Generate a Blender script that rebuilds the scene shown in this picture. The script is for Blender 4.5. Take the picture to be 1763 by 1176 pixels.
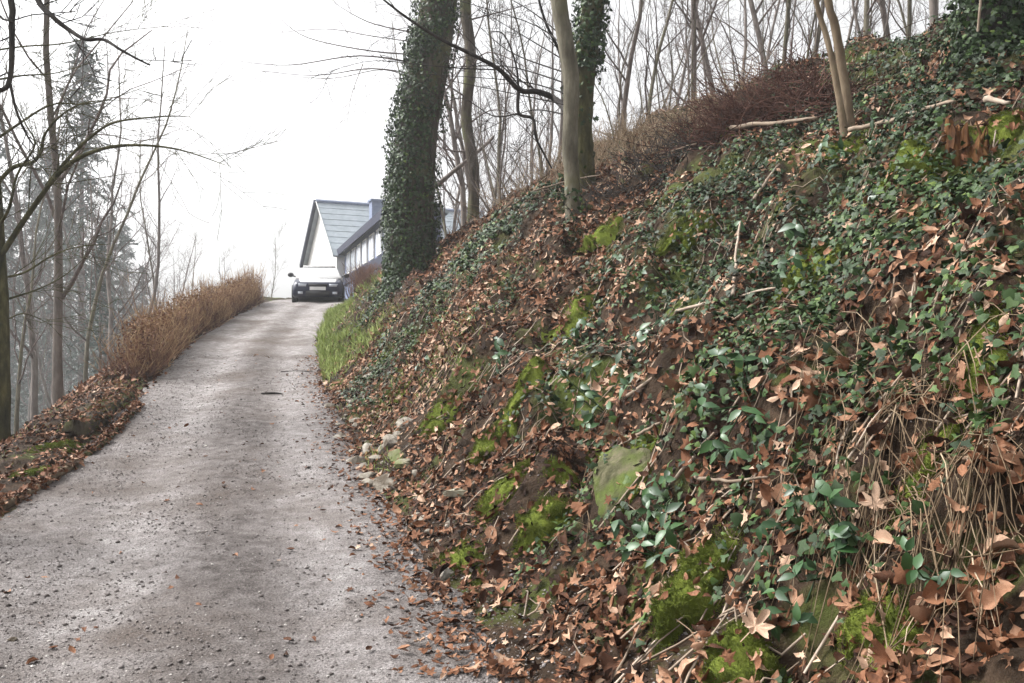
import bpy, math
import numpy as np
from mathutils import Vector, Matrix

for _o in list(bpy.data.objects):
    bpy.data.objects.remove(_o, do_unlink=True)
scene = bpy.context.scene
C = scene.collection
rng = np.random.default_rng(11)

# ------------------------------------------------------------------ camera, sky, sun, exposure
EYE = 1.6
F, CX, CY = 1763 * 30 / 36.0, 881.5, 588.0
cam_d = bpy.data.cameras.new('camera')
cam = bpy.data.objects.new('camera', cam_d)
C.objects.link(cam)
cam.location = (0, 0, EYE)
cam.rotation_euler = (math.radians(90), 0, 0)
cam_d.lens = 30
cam_d.sensor_width = 36
cam_d.clip_start = 0.05
cam_d.clip_end = 3000
scene.camera = cam

SUN_EL, SUN_AZ = math.radians(48), math.radians(-75)      # azimuth from +Y towards +X
world = bpy.data.worlds.new('World')
scene.world = world
world.use_nodes = True
wn = world.node_tree
wn.nodes.clear()
w_out = wn.nodes.new('ShaderNodeOutputWorld')
w_bg = wn.nodes.new('ShaderNodeBackground')
w_hs = wn.nodes.new('ShaderNodeHueSaturation')
w_sky = wn.nodes.new('ShaderNodeTexSky')
w_sky.sky_type = 'NISHITA'
w_sky.sun_disc = False
w_sky.sun_elevation = SUN_EL
w_sky.sun_rotation = SUN_AZ
w_sky.air_density = 1.0
w_sky.dust_density = 6.0
w_sky.ozone_density = 1.0
w_hs.inputs['Saturation'].default_value = 0.06            # thick even cloud
wn.links.new(w_sky.outputs[0], w_hs.inputs['Color'])
wn.links.new(w_hs.outputs[0], w_bg.inputs['Color'])
w_bg.inputs['Strength'].default_value = 0.15
wn.links.new(w_bg.outputs[0], w_out.inputs['Surface'])

sun_d = bpy.data.lights.new('sun', 'SUN')
sun_d.energy = 1.5
sun_d.angle = math.radians(14)
sun_d.color = (1.0, 0.97, 0.93)
sun = bpy.data.objects.new('sun', sun_d)
C.objects.link(sun)
_sd = Vector((math.sin(SUN_AZ) * math.cos(SUN_EL), math.cos(SUN_AZ) * math.cos(SUN_EL), math.sin(SUN_EL)))
sun.rotation_euler = _sd.to_track_quat('Z', 'Y').to_euler()
sun.location = (-10, 5, 30)

scene.view_settings.view_transform = 'Standard'
scene.view_settings.look = 'None'
scene.view_settings.gamma = 1
scene.view_settings.exposure = 1.22
scene.view_settings.use_curve_mapping = False

# ------------------------------------------------------------------ helpers
def P(px, py, y):
    """a point seen in the photograph at depth y (metres in front of the camera)"""
    return np.array(((px - CX) * y / F, y, EYE + (CY - py) * y / F))

def hash2(ix, iy, seed):
    n = (ix.astype(np.int64) * 374761393 + iy.astype(np.int64) * 668265263 + seed * 1442695041) & 0x7fffffff
    n = ((n ^ (n >> 13)) * 1274126177) & 0x7fffffff
    n = (n ^ (n >> 16)) & 0xffffff
    return n / float(0xffffff)

def vnoise(x, y, seed=0):
    x = np.asarray(x, float); y = np.asarray(y, float)
    ix = np.floor(x); iy = np.floor(y)
    fx = x - ix; fy = y - iy
    fx = fx * fx * (3 - 2 * fx); fy = fy * fy * (3 - 2 * fy)
    a = hash2(ix, iy, seed); b = hash2(ix + 1, iy, seed)
    c = hash2(ix, iy + 1, seed); d = hash2(ix + 1, iy + 1, seed)
    return (a + (b - a) * fx) * (1 - fy) + (c + (d - c) * fx) * fy - 0.5

def fbm(x, y, seed=0, oct=4):
    s = 0; a = 1.0
    for k in range(oct):
        s = s + a * vnoise(np.asarray(x) * 2 ** k + 17.3 * k, np.asarray(y) * 2 ** k - 9.1 * k, seed + k)
        a *= 0.5
    return s

class MB:
    def __init__(self):
        self.v = []; self.q = []; self.t = []; self.a = []; self.n = 0
    def add(self, v, q=None, t=None, a=0.5):
        v = np.asarray(v, float).reshape(-1, 3)
        if q is not None and len(q): self.q.append(np.asarray(q, np.int64).reshape(-1, 4) + self.n)
        if t is not None and len(t): self.t.append(np.asarray(t, np.int64).reshape(-1, 3) + self.n)
        self.v.append(v)
        self.a.append(np.broadcast_to(np.asarray(a, float), (len(v),)))
        self.n += len(v)
    def tube(self, pts, rad, sides=6, cap=False, a=0.5, rough=0.0):
        pts = np.asarray(pts, float); rad = np.broadcast_to(np.asarray(rad, float), (len(pts),))
        tg = np.gradient(pts, axis=0)
        tg /= np.linalg.norm(tg, axis=1)[:, None] + 1e-9
        ref = np.array((0.31, 0.9, 0.17)) if abs(tg[:, 2]).mean() > 0.6 else np.array((0.1, 0.2, 0.97))
        u = np.cross(tg, ref); u /= np.linalg.norm(u, axis=1)[:, None] + 1e-9
        w = np.cross(tg, u)
        an = np.arange(sides) * 2 * math.pi / sides
        rr = rad[:, None] * np.ones(sides)
        if rough: rr = rr * (1 + rough * rng.normal(size=rr.shape))
        ring = pts[:, None] + rr[..., None] * (np.cos(an)[None, :, None] * u[:, None] + np.sin(an)[None, :, None] * w[:, None])
        m = len(pts)
        i = np.arange(m - 1)[:, None] * sides; j = np.arange(sides)[None]
        j2 = (j + 1) % sides
        q = np.stack((i + j, i + j2, i + sides + j2, i + sides + j), -1).reshape(-1, 4)
        v = ring.reshape(-1, 3); t = None
        if cap:
            v = np.vstack((v, pts[0], pts[-1])); k = m * sides
            jj = np.arange(sides); kk = (jj + 1) % sides
            t = np.vstack((np.stack((kk, jj, np.full(sides, k)), 1),
                           np.stack(((m - 1) * sides + jj, (m - 1) * sides + kk, np.full(sides, k + 1)), 1)))
        self.add(v, q, t, a)
    def box(self, c, s, rz=0.0, a=0.5):
        c = np.asarray(c, float); s = np.asarray(s, float) / 2
        v = np.array([(x, y, z) for x in (-1, 1) for y in (-1, 1) for z in (-1, 1)], float) * s
        co, si = math.cos(rz), math.sin(rz)
        v = np.stack((v[:, 0] * co - v[:, 1] * si, v[:, 0] * si + v[:, 1] * co, v[:, 2]), 1) + c
        self.add(v, [(0, 1, 3, 2), (4, 6, 7, 5), (0, 4, 5, 1), (2, 3, 7, 6), (0, 2, 6, 4), (1, 5, 7, 3)], None, a)
    def arrays(self):
        v = np.vstack(self.v)
        q = np.vstack(self.q) if self.q else np.zeros((0, 4), np.int64)
        t = np.vstack(self.t) if self.t else np.zeros((0, 3), np.int64)
        return v, q, t, np.concatenate(self.a)
    def mesh(self, name, smooth=True):
        v, q, t, a = self.arrays()
        me = bpy.data.meshes.new(name)
        me.vertices.add(len(v)); me.vertices.foreach_set('co', v.astype(np.float32).ravel())
        nl = q.size + t.size
        me.loops.add(nl)
        me.loops.foreach_set('vertex_index', np.concatenate((q.ravel(), t.ravel())).astype(np.int32))
        me.polygons.add(len(q) + len(t))
        st = np.concatenate((np.arange(len(q)) * 4, q.size + np.arange(len(t)) * 3)).astype(np.int32)
        me.polygons.foreach_set('loop_start', st)
        me.polygons.foreach_set('use_smooth', np.full(len(q) + len(t), smooth))
        at = me.attributes.new('rnd', 'FLOAT', 'POINT')
        at.data.foreach_set('value', a.astype(np.float32))
        me.update(calc_edges=True)
        me.validate()
        return me
    def build(self, name, mat, parent=None, smooth=True):
        me = self.mesh(name, smooth)
        me.materials.append(mat)
        return link(name, me, parent)

def link(name, data, parent=None):
    o = bpy.data.objects.new(name, data)
    C.objects.link(o)
    if parent is not None:
        o.parent = parent
    return o

def tag(o, label=None, cat=None, group=None, kind=None):
    if label: o['label'] = label
    if cat: o['category'] = cat
    if group: o['group'] = group
    if kind: o['kind'] = kind
    return o

def thing(name, label, cat, loc=(0, 0, 0), group=None, rz=0.0):
    o = bpy.data.objects.new(name, None)
    o.empty_display_size = 0.2
    C.objects.link(o)
    o.location = [float(k) for k in loc]; o.rotation_euler = (0, 0, rz)
    return tag(o, label, cat, group)

def keep(o, parent):
    """parent an object whose mesh is in world coordinates to an unrotated Empty"""
    o.parent = parent
    o.matrix_parent_inverse = Matrix.Translation(-Vector(parent.location))
    return o

def copy_thing(root, loc, rz, scale, label=None, group=None):
    r = root.copy(); C.objects.link(r)
    r.location = [float(k) for k in loc]; r.rotation_euler = (0, 0, rz); r.scale = scale
    if label: r['label'] = label
    if group: r['group'] = group
    for ch in root.children:
        c = ch.copy(); C.objects.link(c); c.parent = r
    return r

# ------------------------------------------------------------------ materials
def nd(nt, t, **kw):
    n = nt.nodes.new(t)
    for k, v in kw.items():
        if k.startswith('_'): setattr(n, k[1:], v)
        else: n.inputs[k.replace('__', ' ')].default_value = v
    return n

def ramp(nt, stops):
    r = nt.nodes.new('ShaderNodeValToRGB')
    el = r.color_ramp.elements
    while len(el) < len(stops): el.new(0.5)
    for e, (p, c) in zip(el, stops):
        e.position = p; e.color = (*c, 1)
    return r

def base_mat(name, rough=0.8, spec=0.3):
    m = bpy.data.materials.new(name); m.use_nodes = True
    nt = m.node_tree; nt.nodes.clear()
    out = nt.nodes.new('ShaderNodeOutputMaterial')
    b = nt.nodes.new('ShaderNodeBsdfPrincipled')
    b.inputs['Roughness'].default_value = rough
    b.inputs['Specular IOR Level'].default_value = spec
    nt.links.new(b.outputs[0], out.inputs['Surface'])
    return m, nt, b

def noise_mat(name, stops, scale=4.0, detail=6, rough=0.8, spec=0.3, bump=0.0, bscale=None, stretch=(1, 1, 1),
              attr=0.0, second=None, bdist=0.02, grit=0):
    """colour from a noise (mixed with the per-piece value 'rnd' by attr); second=(colour, scale, lo, hi) lays patches on top"""
    m, nt, b = base_mat(name, rough, spec)
    tc = nd(nt, 'ShaderNodeTexCoord'); mp = nd(nt, 'ShaderNodeMapping')
    mp.inputs['Scale'].default_value = stretch
    nt.links.new(tc.outputs['Object'], mp.inputs[0])
    nz = nd(nt, 'ShaderNodeTexNoise', Scale=scale, Detail=detail, Roughness=0.65)
    nt.links.new(mp.outputs[0], nz.inputs['Vector'])
    st = nd(nt, 'ShaderNodeMapRange'); st.inputs[1].default_value = 0.28; st.inputs[2].default_value = 0.72
    nt.links.new(nz.outputs[0], st.inputs[0])
    fac = st.outputs[0]
    if attr > 0:
        at = nd(nt, 'ShaderNodeAttribute', _attribute_name='rnd')
        mx = nd(nt, 'ShaderNodeMix'); mx.inputs[0].default_value = attr
        nt.links.new(fac, mx.inputs[2]); nt.links.new(at.outputs['Fac'], mx.inputs[3])
        fac = mx.outputs[0]
    r = ramp(nt, stops); nt.links.new(fac, r.inputs[0])
    col = r.outputs[0]
    if second:
        c2, s2, lo, hi = second
        n2 = nd(nt, 'ShaderNodeTexNoise', Scale=s2, Detail=5.0, Roughness=0.6)
        nt.links.new(tc.outputs['Object'], n2.inputs['Vector'])
        mr = nd(nt, 'ShaderNodeMapRange'); mr.inputs[1].default_value = lo; mr.inputs[2].default_value = hi
        nt.links.new(n2.outputs[0], mr.inputs[0])
        mc = nd(nt, 'ShaderNodeMix', _data_type='RGBA'); mc.inputs[7].default_value = (*c2, 1)
        nt.links.new(mr.outputs[0], mc.inputs[0]); nt.links.new(col, mc.inputs[6])
        col = mc.outputs[2]
    if grit:
        gn = nd(nt, 'ShaderNodeTexNoise', Scale=grit, Detail=4.0, Roughness=0.75); nt.links.new(tc.outputs['Object'], gn.inputs['Vector'])
        gm = nd(nt, 'ShaderNodeMapRange'); gm.inputs[1].default_value = .34; gm.inputs[2].default_value = .66; gm.inputs[3].default_value = .42; gm.inputs[4].default_value = 1.55
        nt.links.new(gn.outputs[0], gm.inputs[0])
        gc = nd(nt, 'ShaderNodeMix', _data_type='RGBA', _blend_type='MULTIPLY'); gc.inputs[0].default_value = 1.0
        nt.links.new(col, gc.inputs[6]); nt.links.new(gm.outputs[0], gc.inputs[7]); col = gc.outputs[2]
    nt.links.new(col, b.inputs['Base Color'])
    if bump > 0:
        bn = nd(nt, 'ShaderNodeTexNoise', Scale=bscale or scale * 3, Detail=6.0, Roughness=0.7)
        nt.links.new(mp.outputs[0], bn.inputs['Vector'])
        bp = nd(nt, 'ShaderNodeBump', Strength=bump, Distance=bdist)
        nt.links.new(bn.outputs[0], bp.inputs['Height']); nt.links.new(bp.outputs[0], b.inputs['Normal'])
    return m

def plain(name, col, rough=0.5, spec=0.5, metal=0.0, coat=0.0):
    m = noise_mat(name, [(0, tuple(c * 0.85 for c in col)), (1, tuple(min(1, c * 1.08) for c in col))], 3.0, 4, rough, spec)
    b = [n for n in m.node_tree.nodes if n.type == 'BSDF_PRINCIPLED'][0]
    b.inputs['Metallic'].default_value = metal
    b.inputs['Coat Weight'].default_value = coat
    return m

M = {}
M['soil'] = noise_mat('soil', [(0, (.012, .008, .005)), (.5, (.038, .024, .015)), (1, (.09, .06, .04))], 5, 8, .95, .15, 1.0, 14,
                      second=((.075, .095, .022), 1.3, .52, .66), bdist=.05)
M['gravel'] = noise_mat('gravel', [(0, (.058, .048, .043)), (.33, (.166, .147, .14)), (.66, (.275, .252, .245)), (1, (.44, .415, .405))], 7, 12, .92, .2, 1.0, 50,
                        second=((.105, .082, .068), .8, .48, .74), bdist=.03, attr=.42, grit=75)
M['pebble'] = noise_mat('pebble', [(0, (.05, .042, .038)), (.3, (.13, .112, .106)), (.7, (.25, .225, .217)), (1, (.5, .47, .44))], 20, 4, .85, .3, attr=.92)
LIT = [(0, (.010, .005, .003)), (.27, (.042, .016, .007)), (.43, (.12, .046, .02)), (.6, (.22, .1, .052)), (.76, (.34, .195, .122)), (.9, (.5, .345, .245)), (1, (.64, .49, .37))]
M['litter'] = noise_mat('litter', LIT, 45, 5, .7, .2, .4, 90, attr=.8)
IVY = [(0, (.006, .014, .004)), (.35, (.014, .034, .007)), (.65, (.034, .07, .014)), (.86, (.08, .13, .027)), (1, (.15, .19, .035))]
M['ivy'] = noise_mat('ivy', IVY, 30, 4, .46, .28, .3, 60, attr=.8)
M['bramble'] = noise_mat('bramble', [(0, (.009, .028, .008)), (.5, (.022, .062, .018)), (1, (.055, .12, .035))], 30, 4, .4, .45, attr=.7)
M['moss'] = noise_mat('moss', [(0, (.04, .052, .01)), (.45, (.14, .175, .03)), (1, (.27, .31, .062))], 9, 6, .95, .1, .9, 90, attr=.45)
M['rock'] = noise_mat('rock', [(0, (.10, .085, .06)), (.5, (.24, .22, .16)), (1, (.4, .38, .31))], 6, 8, .9, .25, .8, 22,
                      second=((.13, .16, .045), 2.2, .45, .62))
M['pale_rock'] = noise_mat('pale_rock', [(0, (.13, .11, .085)), (.5, (.30, .27, .225)), (1, (.47, .44, .39))], 9, 8, .9, .25, .8, 30, second=((.09, .07, .05), 5, .5, .62))
M['green_rock'] = noise_mat('green_rock', [(0, (.03, .03, .013)), (.5, (.085, .082, .042)), (1, (.18, .155, .1))], 13, 10, .9, .2, 1.0, 30, stretch=(1, 1, .3), second=((.09, .12, .025), 4, .48, .62))
M['bark'] = noise_mat('bark', [(0, (.02, .016, .012)), (.5, (.06, .047, .034)), (1, (.13, .11, .08))], 6, 8, .92, .2, 1.0, 16, (1, 1, .22),
                      second=((.10, .105, .04), 1.6, .5, .68), bdist=.04)
M['pale_bark'] = noise_mat('pale_bark', [(0, (.06, .052, .036)), (.5, (.14, .125, .09)), (1, (.26, .235, .18))], 7, 8, .85, .25, 1.0, 18, (1, 1, .3),
                           second=((.13, .125, .06), 1.3, .5, .7))
M['tan_bark'] = noise_mat('tan_bark', [(0, (.08, .055, .035)), (.5, (.17, .125, .08)), (1, (.3, .235, .16))], 7, 6, .85, .25, .5, 18, (1, 1, .3))
M['dark_bark'] = noise_mat('dark_bark', [(0, (.018, .015, .014)), (.5, (.042, .036, .034)), (1, (.085, .075, .066))], 9, 6, .9, .2, .7, 25, (1, 1, .4))
M['moss_bark'] = noise_mat('moss_bark', [(0, (.022, .022, .011)), (.5, (.065, .062, .027)), (1, (.14, .13, .06))], 8, 8, .92, .15, .8, 18, (1, 1, .4))
M['far_bark'] = noise_mat('far_bark', [(0, (.08, .066, .058)), (.5, (.165, .14, .125)), (1, (.27, .235, .21))], 5, 5, .9, .2, .3, 12, (1, 1, .3))
M['twig'] = noise_mat('twig', [(0, (.06, .046, .042)), (.5, (.13, .102, .094)), (1, (.21, .17, .155))], 8, 4, .85, .25)
M['brush'] = noise_mat('brush', [(0, (.03, .012, .009)), (.5, (.085, .036, .026)), (1, (.17, .09, .065))], 9, 4, .85, .25, attr=.7)
M['stick'] = noise_mat('stick', [(0, (.11, .08, .055)), (.5, (.26, .2, .15)), (1, (.46, .39, .32))], 14, 5, .85, .25, attr=.6)
M['strand'] = noise_mat('strand', [(0, (.07, .045, .025)), (.5, (.2, .14, .085)), (1, (.4, .32, .22))], 14, 4, .85, .25, attr=.8)
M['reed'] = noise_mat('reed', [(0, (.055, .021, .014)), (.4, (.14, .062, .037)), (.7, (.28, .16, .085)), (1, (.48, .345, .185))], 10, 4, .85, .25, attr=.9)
M['grass'] = noise_mat('grass', [(0, (.10, .14, .03)), (.5, (.25, .32, .08)), (1, (.46, .5, .2))], 10, 4, .7, .3, attr=.8)
M['needle'] = noise_mat('needle', [(0, (.035, .056, .05)), (.5, (.07, .1, .085)), (1, (.12, .16, .13))], 4, 4, .7, .3, attr=.7)
M['rust_wood'] = noise_mat('rust_wood', [(0, (.02, .009, .005)), (.5, (.1, .043, .016)), (1, (.22, .115, .045))], 22, 7, .9, .2, .9, 22, (1, 1, .3))
M['dark_hole'] = noise_mat('dark_hole', [(0, (.012, .009, .007)), (1, (.035, .026, .02))], 9, 6, .95, .1, .8, 22)
M['navy'] = plain('navy_paint', (.006, .010, .035), .4, .35, 0, .1)
M['sheen_and_plate_white'] = plain('sheen_and_plate_white', (.8, .8, .8), .25, .5, 0, .6)  # sky reflection painted white on the upper bodywork; also the number plate
M['sky_sheen_glass'] = plain('sky_sheen_glass', (.72, .76, .8), .08, 1.0)  # pale base colour stands in for bright sky reflected in the windscreen
M['lamp_glass'] = plain('lamp_glass', (.5, .53, .6), .1, .8)
M['rubber'] = plain('rubber', (.02, .02, .02), .8, .3)
M['metal'] = plain('metal', (.5, .5, .52), .35, .5, .8)
M['black_plastic'] = plain('black_plastic', (.02, .02, .025), .5, .4)
M['slate'] = noise_mat('slate', [(0, (.23, .27, .30)), (1, (.36, .40, .44))], 2, 6, .6, .4, .3, 10)
M['render_wall'] = noise_mat('render_wall', [(0, (.70, .69, .66)), (1, (.82, .81, .79))], 2, 6, .9, .2, .2, 30)
M['barge'] = plain('barge_board', (.016, .02, .045), .7, .3)
M['blue_wall'] = plain('window_band', (.17, .2, .3), .7, .3)
M['pane'] = plain('window_pane', (.62, .66, .72), .08, .8)
M['chimney'] = noise_mat('chimney_brick', [(0, (.16, .19, .28)), (1, (.26, .3, .4))], 6, 5, .9, .2)

# ------------------------------------------------------------------ the lie of the land
def smooth_table(ys, vs, step=0.25, win=9):
    g = np.arange(ys[0], ys[-1] + step, step)
    v = np.interp(g, ys, vs)
    pad = np.pad(v, win, mode='reflect', reflect_type='odd')
    k = np.hanning(2 * win + 1); k /= k.sum()
    return g, np.convolve(pad, k, 'valid')

_H = smooth_table([-30, -5, 0, 4, 7, 10, 13, 16, 20.5, 25, 30.6, 34, 38, 44, 60, 100, 200, 420],
                  [-.8, -.1, 0, .0, .13, .4, .7, 1.03, 1.6, 2.27, 3.02, 3.28, 3.4, 3.3, 2.0, -3, -9, -14])
_XR = smooth_table([-30, 0, 4, 6.9, 13, 20.5, 27, 30.6, 33, 36, 40, 60, 420], [11, 1.3, .02, -.94, -2.77, -4.65, -5.75, -6.0, -5.5, -4.3, -3.0, -1, 2])
_XL = smooth_table([-30, 0, 4, 6.9, 13, 20.5, 30.6, 36, 42, 60, 420], [8, -1.9, -3.2, -4.14, -5.76, -7.69, -8.85, -9.0, -8.8, -8.5, -8.5])
_B = smooth_table([0, .25, .5, 1, 2, 3, 4, 5, 6, 7, 8, 9, 12, 20, 60, 420], [0, .08, .26, .78, 1.65, 2.5, 3.2, 3.82, 4.32, 4.72, 5.02, 5.22, 5.45, 5.4, 2, -20], .05, 4)
_L = smooth_table([0, .3, .7, 1.2, 1.7, 2.7, 5, 10, 25, 60, 150, 420], [0, .06, .04, -.22, -.6, -1.5, -3.1, -6, -11, -16, -19, -20], .05, 3)
_S = smooth_table([-30, 0, 20, 24, 28, 32, 36, 420], [1, 1, 1, .8, .42, .16, .08, .08])
tab = lambda T, y: np.interp(y, T[0], T[1])
KC = 0.96

def ground(x, y):
    x = np.asarray(x, float); y = np.asarray(y, float)
    h = tab(_H, y)
    dr = (x - tab(_XR, y)) * KC
    dl = (tab(_XL, y) - x) * KC
    s = tab(_S, y)
    rr = np.clip(dr / 1.0, 0, 1)
    bank = tab(_B, np.maximum(dr, 0)) * s
    # ledges and hollows of the bank
    rel = (fbm(x * .55, y * .55, 3) * .6 + fbm(x * 1.7, y * 1.7, 21) * .36 + fbm(x * 5, y * 5, 40, 3) * .11)
    rel = rel + .16 * np.abs(np.sin((tab(_B, np.maximum(dr, 0)) + fbm(x * .9, y * .9, 33) * .9) * 4.2)) - .08
    far = np.clip(1.4 - y / 60, .2, 1)
    bank = bank + rel * rr * (0.35 + 0.65 * s) * np.where(dr > 30, 2.5, 1) * far
    lf = tab(_L, np.maximum(dl, 0)) + (fbm(x * .8, y * .8, 61) * .22 + fbm(x * 3, y * 3, 65) * .07) * np.clip(dl / .8, 0, 1)
    lf = lf * np.where(y > 44, np.clip(1 - (y - 44) / 200, .4, 1), 1)
    inside = (dr <= 0) & (dl <= 0)
    z = h + np.where(dr > 0, bank, 0) + np.where(dl > 0, lf, 0)
    wob = fbm(x * 2.3, y * 2.3, 77, 3) * .05
    edge = np.minimum(-dr, -dl)
    z = np.where(inside, z - .05 * np.clip(edge / .35, 0, 1), z)
    return z + wob * np.clip(1 - edge / .5, 0, 1) * .8

def track_z(x, y):
    h = tab(_H, y)
    u = (x - tab(_XL, y)) / (tab(_XR, y) - tab(_XL, y))
    rut = -.035 * np.exp(-((u - .3) / .09) ** 2) - .03 * np.exp(-((u - .72) / .09) ** 2)
    return h + rut + .012 + fbm(np.asarray(x) * 1.5, np.asarray(y) * .9, 90, 4) * .035

_gx = np.arange(-16, 14, .05); _gy = np.arange(1, 36, .05)
_GG = None
def gz(x, y):
    """quick height look-up on a 5 cm grid"""
    global _GG
    if _GG is None: _GG = ground(*np.meshgrid(_gx, _gy, indexing='ij'))
    u = (x + 16) / .05; v = (y - 1) / .05
    i = int(u); j = int(v)
    if i < 0 or j < 0 or i >= len(_gx) - 1 or j >= len(_gy) - 1: return float(ground(x, y))
    u -= i; v -= j
    return float((_GG[i, j] * (1 - u) + _GG[i + 1, j] * u) * (1 - v) + (_GG[i, j + 1] * (1 - u) + _GG[i + 1, j + 1] * u) * v)

def normal(x, y, e=.06):
    gx = (ground(x + e, y) - ground(x - e, y)) / (2 * e)
    gy = (ground(x, y + e) - ground(x, y - e)) / (2 * e)
    n = np.stack((-gx, -gy, np.ones_like(gx)), -1)
    return n / np.linalg.norm(n, axis=-1)[..., None]

_T = np.concatenate((np.arange(1.2, 30, .03), np.arange(30, 200, .3)))
def hit(px, py):
    """where the line of sight through a pixel meets the land"""
    x = (px - CX) / F * _T; z = EYE + (CY - py) / F * _T
    g = np.maximum(ground(x, _T), np.where((x < tab(_XR, _T)) & (x > tab(_XL, _T)), track_z(x, _T), -99))
    k = np.nonzero(g >= z)[0]
    k = k[0] if len(k) else len(_T) - 1
    return np.array((x[k], _T[k], g[k]))

def at(x, y, dz=0.0):
    return np.array((x, y, gz(x, y) + dz))

def in_front(x, y, y0=0): return y > y0

# one sheet of land
ys = [-8.0]
while ys[-1] < 400:
    y = ys[-1]
    ys.append(y + (.07 if 2 < y < 12 else .1 if 12 <= y < 24 else .2 if y < 40 else .05 * (y - 36) + .2))
ys = np.array(ys)
dr = np.concatenate((np.arange(0, 9, .07), np.geomspace(9, 400, 70)))
dl = np.concatenate((np.arange(0, 3, .08), np.geomspace(3, 400, 60)))
xr = tab(_XR, ys)[:, None]; xl = tab(_XL, ys)[:, None]
uu = np.linspace(0, 1, 14)[None, 1:-1]
X = np.hstack((xl - dl[None, ::-1] / KC, xl + (xr - xl) * uu, xr + dr[None] / KC))
Y = np.repeat(ys[:, None], X.shape[1], 1)
Z = ground(X, Y)
nr, nc = X.shape
ii = (np.arange(nr - 1)[:, None] * nc + np.arange(nc - 1)[None])
mb = MB(); mb.add(np.stack((X, Y, Z), -1).reshape(-1, 3), np.stack((ii, ii + 1, ii + nc + 1, ii + nc), -1).reshape(-1, 4))
land = mb.build('hillside', M['soil']); tag(land, kind='structure')

ty = ys[(ys > -7) & (ys < 58)]
tu = np.linspace(-.09, 1.09, 60)[None]
txl = tab(_XL, ty)[:, None]; txr = tab(_XR, ty)[:, None]
TX = txl + (txr - txl) * tu; TY = np.repeat(ty[:, None], TX.shape[1], 1)
TZ = track_z(TX, TY) - .05 * np.clip((np.abs(tu - .5) - .5) / .09, 0, 1)
nr, nc = TX.shape
ii = (np.arange(nr - 1)[:, None] * nc + np.arange(nc - 1)[None])
_u = tu + 0 * TY
wear_and_glare = .40 + .55 * np.exp(-((_u - .34) / .13) ** 2) + .42 * np.exp(-((_u - .80) / .10) ** 2) - .6 * np.exp(-((_u - .58) / .1) ** 2) + fbm(TX * 1.1, TY * .45, 95) * .35 - .25 * np.clip((_u - .93) / .1, 0, 1) + np.clip((TY - 12) / 30, 0, .4)  # wheel-track wear, plus glare painted in as a lighter far end
mb = MB(); mb.add(np.stack((TX, TY, TZ), -1).reshape(-1, 3), np.stack((ii, ii + 1, ii + nc + 1, ii + nc), -1).reshape(-1, 4), None, np.clip(wear_and_glare, 0, 1).ravel())
track = mb.build('gravel_track', M['gravel']); tag(track, kind='structure')

# ------------------------------------------------------------------ leaf shapes and scattering
def fan(outline, cz=0.0, cup=0.0, bend=0.0):
    o = np.array(outline, float)
    c = np.array((0, o[:, 1].mean()))
    v = np.vstack((o, c))
    z = cup * np.abs(v[:, 0]) + bend * (v[:, 1] - .4) ** 2
    z[-1] += cz
    n = len(o); j = np.arange(n)
    return np.column_stack((v, z)), np.stack((j, (j + 1) % n, np.full(n, n)), 1)

IVY_OUT = [(0, 0), (.36, -.12), (.5, .2), (.25, .34), (0, .78), (-.25, .34), (-.5, .2), (-.36, -.12)]
ivy_t = [fan(IVY_OUT, .03, -.22, -.15), fan(IVY_OUT, .02, .12, -.3), fan([(0, 0), (.36, .1), (.34, .4), (0, .85), (-.34, .4), (-.36, .1)], .03, -.2, -.2)]
STAR = [(0, 0), (.12, .18), (.5, .05), (.3, .33), (.48, .62), (.17, .58), (0, 1.0), (-.17, .58), (-.48, .62), (-.3, .33), (-.5, .05), (-.12, .18)]
def strip_leaf(cup, bend, wav):
    v = [(0, 0, 0), (-.22, .3, 0), (0, .3, 0), (.22, .3, 0), (-.26, .66, 0), (0, .66, 0), (.2, .66, 0), (.03, 1, 0)]
    v = np.array(v, float)
    v[:, 2] = cup * np.abs(v[:, 0]) + bend * (v[:, 1] - .45) ** 2 + wav * v[:, 0] * (v[:, 1] - .5)
    t = [(0, 2, 1), (0, 3, 2), (1, 2, 5), (1, 5, 4), (2, 3, 6), (2, 6, 5), (4, 5, 7), (5, 6, 7)]
    return v, np.array(t)
lit_t = [strip_leaf(.7, .5, .5), strip_leaf(-.5, .7, -.6), strip_leaf(1.1, -.4, .3), strip_leaf(.3, 1.0, -1.1),
         fan(STAR, .04, .35, .35), fan(STAR, -.05, -.3, .6), strip_leaf(-.9, -.7, .8)]

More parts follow.
